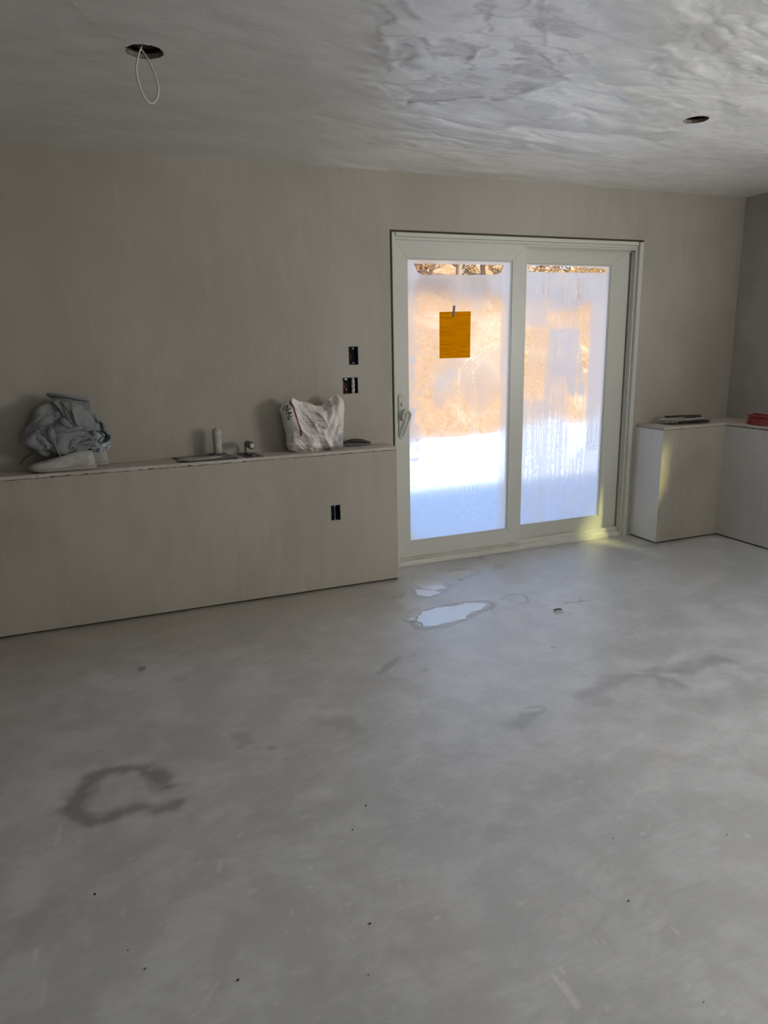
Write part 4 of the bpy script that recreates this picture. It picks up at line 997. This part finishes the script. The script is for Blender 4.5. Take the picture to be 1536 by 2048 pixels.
# ------------------------------------------------------------------ shoes under the clothes
def shoe(name, label, heel, toe, hgt_, wdt, lift=0.0):
    """low slip-on; heel and toe are floor points (x, y)"""
    h_ = Vector((*heel, 0)); t_ = Vector((*toe, 0)); ax = (t_ - h_); L_ = ax.length; ax.normalize(); sd = Vector((-ax.y, ax.x, 0))
    r = empty(name, (heel[0], heel[1], ZH), label, 'shoe', None)
    def loft(prof, n=22):
        b = MB(); k = 0
        for (s_, w0, z0, z1, ex) in prof:
            for j in range(n):
                th = 2 * math.pi * j / n; c_, q_ = math.cos(th), math.sin(th)
                cx_ = math.copysign(abs(c_) ** ex, c_); sx_ = math.copysign(abs(q_) ** ex, q_)
                p = h_ + ax * (s_ * L_) + sd * (w0 * cx_)
                b.v.append((p.x, p.y, ZH + lift + (z0 + z1) / 2 + (z1 - z0) / 2 * sx_))
        m_ = len(prof)
        for i in range(m_ - 1):
            for j in range(n): b.f.append((i * n + j, i * n + (j + 1) % n, (i + 1) * n + (j + 1) % n, (i + 1) * n + j))
        b.f.append(tuple(range(n))); b.f.append(tuple(range((m_ - 1) * n, m_ * n))[::-1]); return b
    W = wdt / 2
    up = loft([(0.01, W * .45, .012, hgt_ * .62, .8), (0.03, W * .68, .008, hgt_ * .92, .75), (0.10, W * .80, .006, hgt_, .75), (0.25, W * .82, .005, hgt_ * .97, .75), (0.42, W * .86, .005, hgt_ * .86, .75),
               (0.60, W * .96, .005, hgt_ * .70, .75), (0.78, W, .008, hgt_ * .56, .75), (0.90, W * .88, .014, hgt_ * .50, .8), (0.97, W * .6, .020, hgt_ * .42, .85), (1.0, W * .25, .026, hgt_ * .36, .9)])
    part('upper', up, M['shoe'], r, smooth=True)
    so_ = loft([(-0.012, W * .5, .003, .022, .5), (0.0, W * .72, .001, .026, .45), (0.10, W * .88, .0, .026, .4), (0.35, W * .86, .0, .024, .4), (0.62, W * 1.0, .0, .022, .4), (0.80, W * 1.06, .002, .024, .4), (0.92, W * .92, .008, .030, .45), (0.99, W * .6, .014, .036, .5), (1.015, W * .3, .020, .038, .6)])
    part('sole', so_, M['sole'], r, smooth=True)
    return r
m = mat('dusty_shoe', (0.40, 0.40, 0.37), 0.75); g = G(m); n_ = g.noise(g.coord(), 14, 5, 0.65); g.set('Base Color', g.mix(g.ss(n_, .35, .65), (0.36, 0.345, 0.32), (0.52, 0.52, 0.49))); M['shoe'] = m
m = mat('shoe_sole', (0.36, 0.33, 0.29), 0.8); g = G(m); n_ = g.noise(g.coord(), 30, 4, 0.65); g.set('Base Color', g.mix(n_, (0.26, 0.23, 0.20), (0.42, 0.39, 0.35))); M['sole'] = m
shoe('shoe', 'dusty white shoe at the front of the left ledge under the crumpled clothes', (-0.052, 3.985), (-0.372, 4.00), 0.100, 0.095)
shoe('shoe', 'dusty white shoe behind the other one, heel sticking out right of the clothes', (0.012, 4.085), (-0.28, 4.095), 0.105, 0.085)

# ------------------------------------------------------------------ crumpled clothes: a bag of cloth shrunk onto a lumpy core
def crumple(core, scale, c0, steps=170, seed=0, zmin=None, ymin=None, ymax=None, sub=5, stretch=1.12):
    bm = bmesh.new(); bmesh.ops.create_icosphere(bm, subdivisions=sub, radius=1.0)
    Pn = np.array([v.co[:] for v in bm.verts]); E = np.array([[e.verts[0].index, e.verts[1].index] for e in bm.edges]); Fc = [tuple(v.index for v in f.verts) for f in bm.faces]
    # bending pairs: opposite corners of neighbouring triangles
    Bd = []
    for e in bm.edges:
        if len(e.link_faces) == 2:
            a, b = [next(v.index for v in f.verts if v not in e.verts) for f in e.link_faces]; Bd.append((a, b))
    bm.free(); Bd = np.array(Bd)
    r = np.random.default_rng(seed); n = len(Pn)
    rest_shape = Pn * np.array(scale)
    L = np.linalg.norm(rest_shape[E[:, 0]] - rest_shape[E[:, 1]], axis=1) * stretch
    LB = np.linalg.norm(rest_shape[Bd[:, 0]] - rest_shape[Bd[:, 1]], axis=1) * stretch * 0.97
    q = Pn * 2.2
    wob = (fbm(q[:, 0] * 1.5 + 9, q[:, 2] * 1.5 + q[:, 1], 3 + seed, 3) - .5)
    P = np.array(c0) + rest_shape * (1 + 0.22 * wob[:, None]) + r.normal(0, 0.0015, (n, 3))
    pfac = 0.25 + 1.5 * fbm(q[:, 0] * 2.2 + q[:, 1] + 4, q[:, 2] * 2.2 - q[:, 1], 8 + seed, 3)
    V = np.zeros_like(P); deg = np.bincount(E.ravel(), minlength=n).astype(float); degB = np.bincount(Bd.ravel(), minlength=n).astype(float)
    def acc(idx, val): return np.stack([np.bincount(idx, val[:, k], n) for k in range(3)], 1)
    def relax(P, E, L, deg, st):
        d = P[E[:, 1]] - P[E[:, 0]]; l = np.linalg.norm(d, axis=1) + 1e-9; c = d * ((1 - L / l) * 0.5)[:, None]
        return P + (acc(E[:, 0], c) - acc(E[:, 1], c)) / deg[:, None] * st
    dt = 0.012; ctr = np.mean([c for c, _ in core], 0)
    for it in range(steps):
        pull = min(1.0, it / 40)
        best = np.full(n, 1e9); dirn = np.zeros((n, 3))
        for (c, rad) in core:
            d = (P - c) / rad; l = np.linalg.norm(d, axis=1); m_ = l < best; best = np.where(m_, l, best)
            g_ = (P - c) / (np.linalg.norm(P - c, axis=1)[:, None] + 1e-9); dirn[m_] = g_[m_]
        F_ = -dirn * (np.clip(best - 1.0, 0.0, 0.6) * 60 * pull * pfac)[:, None]; F_[:, 2] -= 0.6
        V = (V + F_ * dt) * 0.93; Q = P + V * dt
        for k in range(7):
            Q = relax(Q, E, L, deg, 1.5); Q = relax(Q, Bd, LB, degB, 0.45)
            for (c, rad) in core:
                d = (Q - c) / rad; l = np.linalg.norm(d, axis=1); ins = l < 1
                Q[ins] = (c + d[ins] / np.maximum(l[ins], 1e-6)[:, None] * rad) * 0.45 + Q[ins] * 0.55 if k < 6 else c + d[ins] / np.maximum(l[ins], 1e-6)[:, None] * rad
            if zmin is not None: Q[:, 2] = np.maximum(Q[:, 2], zmin)
            if ymin is not None: Q[:, 1] = np.maximum(Q[:, 1], ymin)
            if ymax is not None: Q[:, 1] = np.minimum(Q[:, 1], ymax)
        V = (Q - P) / dt; V[best < 1.08] *= 0.4; sp = np.linalg.norm(V, axis=1, keepdims=True); V *= np.minimum(1, 1.5 / (sp + 1e-9)); P = Q
    return P, Fc
m = mat('grey_sweat_fabric', (0.12, 0.13, 0.14), 0.9, spec=0.2); g = G(m)
n_ = g.noise(g.coord(), 20, 5, 0.7); f_ = g.noise(g.coord(), 420, 2)
col = g.mix(n_, (0.19, 0.198, 0.205), (0.27, 0.275, 0.278)); col = g.mix(g.math('MULTIPLY', f_, 0.3), col, (0.34, 0.345, 0.35))
g.set('Base Color', col); g.set('Normal', g.bump(f_, 0.3, 0.001)); M['sweat'] = m
m = mat('blue_grey_denim', (0.15, 0.19, 0.22), 0.9, spec=0.2); g = G(m); n_ = g.noise(g.coord(), 40, 5, 0.7)
g.set('Base Color', g.mix(g.ss(n_, .4, .6), (0.12, 0.15, 0.17), (0.44, 0.47, 0.48))); M['denim'] = m
gx, gy, gz = -0.185, 4.035, ZH
gar = empty('crumpled_clothes', (gx, gy, gz), 'bundle of crumpled dark grey clothes heaped on the shoes on the left ledge', 'clothes')
A3 = lambda *v: np.array(v)
def fold_tex(name, size):
    t = bpy.data.textures.new(name, 'MUSGRAVE'); t.musgrave_type = 'RIDGED_MULTIFRACTAL'; t.noise_scale = size; t.octaves = 1.6; t.dimension_max = 1.4; t.lacunarity = 2.2; t.gain = 1.2; t.noise_intensity = 0.6
    return t
FOLD_A = fold_tex('large_folds', 0.085); FOLD_B = fold_tex('small_folds', 0.035)
def addcloth(name, P, Fc, m_, thick=0.003):
    mb = MB(); mb.v = [tuple(map(float, v_)) for v_ in P]; mb.f = Fc
    o = part(name, mb, m_, gar, smooth=True); sb = o.modifiers.new('s', 'SUBSURF'); sb.levels = 2; sb.render_levels = 2
    for (tx, st) in ((FOLD_A, -0.007), (FOLD_B, -0.003)):
        dm = o.modifiers.new('folds', 'DISPLACE'); dm.texture = tx; dm.strength = st; dm.mid_level = 0.5; dm.texture_coords = 'LOCAL'
    return o
core = [(A3(-0.280, 4.035, 1.030), A3(0.100, 0.048, 0.085)), (A3(-0.235, 4.035, 1.125), A3(0.085, 0.045, 0.075)), (A3(-0.150, 4.035, 1.050), A3(0.115, 0.055, 0.110)), (A3(-0.150, 4.04, 1.130), A3(0.085, 0.045, 0.070)), (A3(-0.06, 4.035, 1.02), A3(0.065, 0.050, 0.08))]
Pc, Fc = crumple(core, (0.240, 0.120, 0.195), (-0.180, 4.035, 1.060), 100, 2, ZH + 0.055, 3.935, D - 0.006, 4, 1.27)
addcloth('sweatshirt', Pc, Fc, M['sweat'])
core2 = [(A3(-0.030, 4.03, 0.985), A3(0.052, 0.050, 0.055))]
Pc, Fc = crumple(core2, (0.080, 0.075, 0.085), (-0.030, 4.025, 0.985), 110, 5, ZH + 0.085, 3.93, D - 0.006, 4, 1.2)
addcloth('denim_cuff', Pc, Fc, M['denim'])
def sheet(name, rows, nu, yfun, m_, thick=0.0045):
    """rows: list of polylines (photograph-plane x,z at the sheet) from top to bottom"""
    R_ = []
    for row in rows:
        row = np.array(row, float); t = np.linspace(0, 1, len(row)); tt = np.linspace(0, 1, nu)
        R_.append(np.stack([np.interp(tt, t, row[:, k]) for k in range(row.shape[1])], 1))
    R_ = np.array(R_); t = np.linspace(0, 1, len(R_)); nv = 30; tt = np.linspace(0, 1, nv)
    out = np.zeros((nv, nu, R_.shape[2]))
    for i in range(nu):
        for k in range(R_.shape[2]): out[:, i, k] = np.interp(tt, t, R_[:, i, k])
    for _ in range(3): out[1:-1] = (out[:-2] + out[1:-1] * 2 + out[2:]) / 4; out[:, 1:-1] = (out[:, :-2] + out[:, 1:-1] * 2 + out[:, 2:]) / 4
    U_, V_ = np.meshgrid(np.linspace(0, 1, nu), tt)
    y = out[..., 1] + yfun(U_, V_)
    P = np.stack([out[..., 0], y, out[..., 2]], -1); idx = np.arange(nu * nv).reshape(nv, nu)
    fs = np.stack([idx[:-1, :-1], idx[:-1, 1:], idx[1:, 1:], idx[1:, :-1]], -1).reshape(-1, 4)
    o = addcloth(name, P.reshape(-1, 3), [tuple(map(int, f)) for f in fs], m_)
    md = o.modifiers.new('t', 'SOLIDIFY'); md.thickness = thick; md.offset = 0
    return o
# trouser leg falling over the front, its hem just above the shoe
core3 = [(A3(-0.185, 3.985, 1.035), A3(0.070, 0.026, 0.075)), (A3(-0.205, 3.975, 0.965), A3(0.038, 0.022, 0.040)), (A3(-0.135, 3.985, 1.06), A3(0.060, 0.026, 0.060))]
Pc, Fc = crumple(core3, (0.125, 0.060, 0.135), (-0.180, 3.985, 1.035), 120, 9, ZH + 0.060, 3.925, 4.03, 4, 1.22)
addcloth('trouser_leg', Pc, Fc, M['sweat'])
core4 = [(A3(-0.200, 4.02, 1.135), A3(0.065, 0.035, 0.040)), (A3(-0.10, 4.01, 1.13), A3(0.060, 0.032, 0.050))]
Pc, Fc = crumple(core4, (0.135, 0.070, 0.085), (-0.155, 4.015, 1.135), 110, 14, ZH + 0.060, 3.94, D - 0.006, 4, 1.2)
addcloth('upper_bundle', Pc, Fc, M['sweat'])
sheet('upper_fold', [[(-0.238, 4.06, 1.232), (-0.14, 4.05, 1.222), (-0.050, 4.05, 1.195)], [(-0.222, 4.005, 1.205), (-0.14, 3.985, 1.195), (-0.040, 4.0, 1.165)], [(-0.190, 3.985, 1.165), (-0.13, 3.955, 1.155), (-0.025, 3.975, 1.120)],
      [(-0.170, 3.975, 1.12), (-0.12, 3.955, 1.09), (-0.010, 3.975, 1.07)], [(-0.150, 3.99, 1.080), (-0.10, 3.965, 1.050), (-0.010, 3.995, 1.045)]], 60,
      lambda u, v: -0.013 * np.abs(np.sin(u * 5.0 - v * 2.4)) ** 0.6 * (0.35 + .7 * v) - 0.006 * np.abs(np.sin(u * 11 + v * 4)) + 0.020 * (fbm(u * 3.4, v * 3.4 + u, 16) - .5), M['sweat'])
part('waistband', MB().tube(spline([(-0.240, 4.055, 1.236), (-0.200, 4.03, 1.234), (-0.15, 4.02, 1.226), (-0.10, 4.02, 1.214), (-0.048, 4.03, 1.203)], 6), [0.014] + [0.0125] * 22 + [0.010, 0.008], 12, flat=0.75), M['sweat'], gar, smooth=True)
part('drawstring', MB().tube(spline([(-0.232, 3.925, 1.03), (-0.228, 3.918, 0.985), (-0.218, 3.915, 0.95), (-0.212, 3.915, 0.925), (-0.222, 3.916, 0.908)], 6), 0.0022, 6), mat('pale_cord', (0.3, 0.31, 0.31), .8), gar, smooth=True)
part('dark_cord', MB().tube(spline([(-0.33, 3.98, 0.955), (-0.37, 3.975, 0.935), (-0.392, 3.97, 0.915), (-0.405, 3.97, 0.898)], 6), 0.004, 6), M['dustblack'], gar, smooth=True)
part('label_patch', MB().tube(spline([(-0.012, 3.975, 1.045), (0.012, 3.975, 1.03), (0.020, 3.98, 1.00), (0.004, 3.98, 0.985)], 5), [0.012] * 8 + [0.016] * 8, 8, flat=0.5), mat('dark_teal', (0.02, 0.035, 0.045), .8), gar, smooth=True)

# ------------------------------------------------------------------ outdoors beyond the door
def terrain(name, xs, ys, zfun, m):
    X, Y = np.meshgrid(xs, ys); Z = zfun(X, Y)
    return grid_obj(name, xs, ys, Z, (X * 0,), m)
m = mat('snow', (0.86, 0.88, 0.92), 0.7, spec=0.3); g = G(m)
g.set('Normal', g.bump(g.noise(g.coord(), 3, 6, 0.6), 0.5, 0.08)); M['snow'] = m
m = mat('leaf_litter_slope', (0.5, 0.35, 0.2), 0.95, spec=0.1); g = G(m)
a_ = g.noise(g.coord(scale=(1, 1, 1.6)), 1.1, 6, 0.7, 0.5); b_ = g.noise(g.coord(), 9, 5, 0.75)
col = g.mix(g.ss(b_, 0.35, 0.65), (0.56, 0.29, 0.12), (0.78, 0.45, 0.22)); col = g.mix(g.ss(a_, 0.50, 0.64), col, (0.84, 0.58, 0.36))
sn = g.noise(g.coord(loc=(4, 2, 0)), 0.55, 5, 0.65); col = g.mix(g.ss(sn, 0.66, 0.72), col, (0.86, 0.88, 0.92))
g.set('Base Color', col); g.set('Normal', g.bump(b_, 0.8, 0.15)); M['slope'] = m
def hz(X, Y):
    base = -0.13 + 0.05 * (fbm(X * 0.5, Y * 0.5, 3) - .5) + 0.10 * sstep(6.5, 10, Y) * fbm(X * .9, Y * .9, 8)
    hill = np.clip(Y - 10.6 - 0.12 * (X - 6) + 1.2 * (fbm(X * .4, Y * .4, 12) - .5), 0, 100)
    return base + 5.45 * (1 - np.exp(-hill * 0.11)) + 0.5 * sstep(0, 4, hill) * (fbm(X * .6, Y * .6, 5) - .5)
gr = terrain('ground_snow', np.linspace(-30, 60, 140), np.concatenate([np.linspace(D + TH, 14.5, 90)]), hz, M['snow'])
hl = terrain('ground_slope', np.linspace(-40, 75, 170), np.linspace(9.6, 46, 130), lambda X, Y: hz(X, Y) + 0.22 * sstep(10.3, 11.1, Y - 0.12 * (X - 6) + 0.8 * (fbm(X * .7, Y * .7, 14) - .5)) - 0.10, M['slope'])
M['stucco'] = mat('outside_stucco', (0.5, 0.48, 0.44), 0.9)
struct('wall_shade_caster', MB().box(XC + 0.21, 13.0, D + 0.0, D + TH, -0.3, H + 0.13).box(-9, XL - 0.17, D, D + TH, -0.3, H + 0.13), M['stucco'])  # unseen thin wall, added to spread the house shadow over the near snow
struct('ground', MB().box(-30, 60, -30, D + TH, -0.32, -0.255), M['snow'])
M['bark'] = mat('bare_bark', (0.36, 0.27, 0.20), 0.9)
M['leaf'] = mat('dry_leaf', (0.80, 0.52, 0.22), 0.8)
def tree(x, y, h, seed, label, leaves):
    shrub = leaves == 2; r = random.Random(seed); z0 = float(hz(np.array([[x]]), np.array([[y]]))[0, 0]) - 0.1
    root = empty('twiggy_shrub' if shrub else 'bare_tree', (x, y, z0), label, 'shrub' if shrub else 'tree', 'shrubs along the slope' if shrub else 'bare trees beyond the snowy yard')
    tr = MB(); br = MB(); lf = MB()
    def grow(p, d, L, rad, dep):
        pts = [p]; dd = d.copy()
        for i in range(4):
            dd = (dd + Vector((r.uniform(-.25, .25), r.uniform(-.25, .25), r.uniform(-.05, .2))) * (0.35 if dep == 0 else 1)).normalized(); pts.append(pts[-1] + dd * L / 4)
        (tr if dep == 0 else br).tube(pts, [rad * (1 - 0.16 * i) for i in range(5)], 6 if dep == 0 else 4, cap=False)
        if dep < 3:
            for i in range((14 if shrub else 7) if dep == 0 else (5 if shrub else 4)):
                q = r.uniform(0.12 if dep == 0 else 0.25, 1.0) * 4; k = min(3, int(q)); pp = pts[k].lerp(pts[k + 1], q - k)
                a = r.uniform(0, 6.28); nd = Vector((math.cos(a), math.sin(a), r.uniform(0.1, 0.9))).normalized()
                grow(pp, nd, L * r.uniform(.35, .6), rad * .45, dep + 1)
        elif leaves:
            for i in range(4 if shrub else 3):
                c = pts[r.randint(1, 4)] + Vector((r.uniform(-.1, .1), r.uniform(-.1, .1), r.uniform(-.1, .1))); s_ = r.uniform(.03, .06)
                u_ = Vector((r.uniform(-1, 1), r.uniform(-1, 1), r.uniform(-1, 1))).normalized(); v_ = u_.cross(Vector((0.3, 0.5, 0.8))).normalized()
                lf.add([c - u_ * s_, c + v_ * s_ * .5, c + u_ * s_, c - v_ * s_ * .5], [(0, 1, 2, 3)])
    grow(Vector((x, y, z0)), Vector((r.uniform(-.15, .15), r.uniform(-.1, .1), 1)).normalized(), h, 0.075 + h * 0.008, 0)
    part('trunk', tr, M['bark'], root, smooth=True); part('branches', br, M['bark'], root, smooth=True, kind='stuff')
    if leaves: part('leaves', lf, M['leaf'], root, kind='stuff')
TL = ['thick bare tree farthest left behind the door glass', 'bare tree left of the middle of the left pane', 'bare tree right of the middle of the left pane',
      'bare tree behind the meeting stiles of the door', 'bare tree left of the middle of the right pane', 'bare tree behind the right edge of the right pane']
for i in range(6):
    fx = 0.43 + 0.46 * i / 5; tree(fx * 25, 25, 6.0 - (i % 3) * 0.8, i, TL[i] + ', high on the slope', True)
ST = ['farthest left in the clear strip of the left pane', 'second from the left in the clear strip of the left pane', 'third from the left in the clear strip of the left pane', 'right end of the clear strip of the left pane',
      'behind the meeting stiles', 'left end of the clear strip of the right pane', 'middle of the clear strip of the right pane', 'right of the middle in the strip of the right pane', 'right end of the clear strip of the right pane']
for i in range(9):
    fx = 0.415 + 0.43 * i / 8; yy = 16.5 + (i % 2) * 0.6
    tree(fx * yy, yy, 2.1 + (i % 3) * 0.25, 40 + i, 'twiggy gold shrub, ' + ST[i], 2)
# ------------------------------------------------------------------ puddles, crumbs and scraps on the floor
m = mat('water', (0.30, 0.30, 0.30), 0.03); g = G(m)
g.set('Base Color', (0.55, 0.56, 0.58)); g.set('Roughness', 0.16); g.b.inputs['IOR'].default_value = 2.0; g.b.inputs['Coat Weight'].default_value = 1.0; g.b.inputs['Coat IOR'].default_value = 2.0; g.b.inputs['Coat Roughness'].default_value = 0.12; M['water'] = m  # pale base colour stands in for the bright door reflection
def puddle(pts, label, seed):
    r = random.Random(seed); P_ = fl(pts); out = []
    for _ in range(2): P_ = [q for a_, b_ in zip(P_, P_[1:] + P_[:1]) for q in ((a_[0] * .75 + b_[0] * .25, a_[1] * .75 + b_[1] * .25), (a_[0] * .25 + b_[0] * .75, a_[1] * .25 + b_[1] * .75))]
    n = len(P_)
    for i in range(n):
        p, q = Vector(P_[i]), Vector(P_[(i + 1) % n]); k = max(1, int((q - p).length / 0.012)); nrm = Vector((-(q - p).y, (q - p).x)).normalized()
        for j in range(k):
            out.append(p.lerp(q, j / k) + nrm * (r.uniform(-.003, .003) + 0.013 * math.sin(len(out) * .9 + seed) * math.sin(len(out) * .37)))
    c = sum(out, Vector((0, 0))) / len(out); k = len(out)
    vs = [(p.x, p.y, 0.0004) for p in out] + [((p.x - c.x) * .97 + c.x, (p.y - c.y) * .97 + c.y, 0.0016) for p in out]
    fs = [(i, (i + 1) % k, k + (i + 1) % k, k + i) for i in range(k)] + [tuple(range(k, 2 * k))]
    o = mesh_obj('puddle', vs, fs, M['water'], None, False)
    off = Vector((c.x, c.y, 0)); o.data.transform(Matrix.Translation(-off)); o.location = off
    tag(o, label, 'puddle', 'puddles on the floor by the door'); return o
puddle([(838, 1232), (845, 1222), (870, 1216), (905, 1213), (935, 1206), (968, 1204), (974, 1210), (960, 1220), (940, 1227), (925, 1240), (900, 1246), (878, 1249), (852, 1255), (838, 1248), (832, 1241)], 'largest puddle of water on the concrete floor in front of the door', 1)
puddle([(822, 1160), (845, 1157), (868, 1162), (890, 1170), (893, 1178), (862, 1181), (835, 1176)], 'oval puddle nearest the end of the half wall, pointed to the right', 2)
puddle([(826, 1180), (850, 1178), (884, 1184), (872, 1192), (852, 1194), (832, 1189)], 'ragged puddle just below the oval one by the half wall', 3)
puddle([(884, 1150), (900, 1148), (905, 1143), (925, 1142), (945, 1138), (948, 1141), (928, 1148), (918, 1156), (898, 1158)], 'small ragged puddle nearest the door sill', 4)
puddle([(810, 1237), (822, 1236), (832, 1239), (826, 1243), (812, 1241)], 'tiny puddle left of the largest puddle', 5)
# scrap with a dark curl
scp = empty('paper_scrap', tuple(px(1116, 1222, 'z', 0)), 'small white scrap with a black curl on the floor in front of the door', 'scrap')
c_ = px(1116, 1222, 'z', 0)
part('scrap', MB().prism([(c_.x - .03, c_.y - .02), (c_.x + .02, c_.y - .03), (c_.x + .035, c_.y + .01), (c_.x - .01, c_.y + .03)], 0.0005, 0.003, axis='z'), M['crumb'], scp)
part('curl', MB().tube(spline([(c_.x - .022, c_.y + .004, .008), (c_.x - .004, c_.y - .004, .014), (c_.x + .018, c_.y - .003, .008)], 5), 0.004, 6), M['black'], scp, smooth=True)
spots = [(1407, 2004), (1257, 1802), (740, 1848), (737, 1950), (290, 1938), (190, 1789), (256, 1901), (705, 1660), (732, 1612), (1454, 1670), (1142, 1228), (1120, 1285), (992, 1383), (476, 1961), (1226, 1677), (985, 1220)]
m = mat('dark_crumb', (0.035, 0.03, 0.028), 0.9); first = None
for i, (u_, v_) in enumerate(spots):
    p = px(u_, v_, 'z', 0)
    if first is None:
        bm = bmesh.new(); bmesh.ops.create_icosphere(bm, subdivisions=1, radius=0.005); rr = random.Random(1)
        for q in bm.verts: q.co *= rr.uniform(.7, 1.3)
        me = bpy.data.meshes.new('floor_crumb'); bm.to_mesh(me); bm.free(); me.materials.append(m)
        first = bpy.data.objects.new('floor_crumb', me); o = first
    else: o = first.copy()
    C.objects.link(o); k = 0.28 + (i * 37 % 11) / 30
    o.location = (p.x, p.y, 0.003 * k); o.scale = (k * 1.5, k, k * .7); o.rotation_euler = (0, 0, i * 1.7)
    tag(o, 'tiny dark crumb of debris lying on the concrete floor', 'debris', 'dark crumbs scattered on the floor')
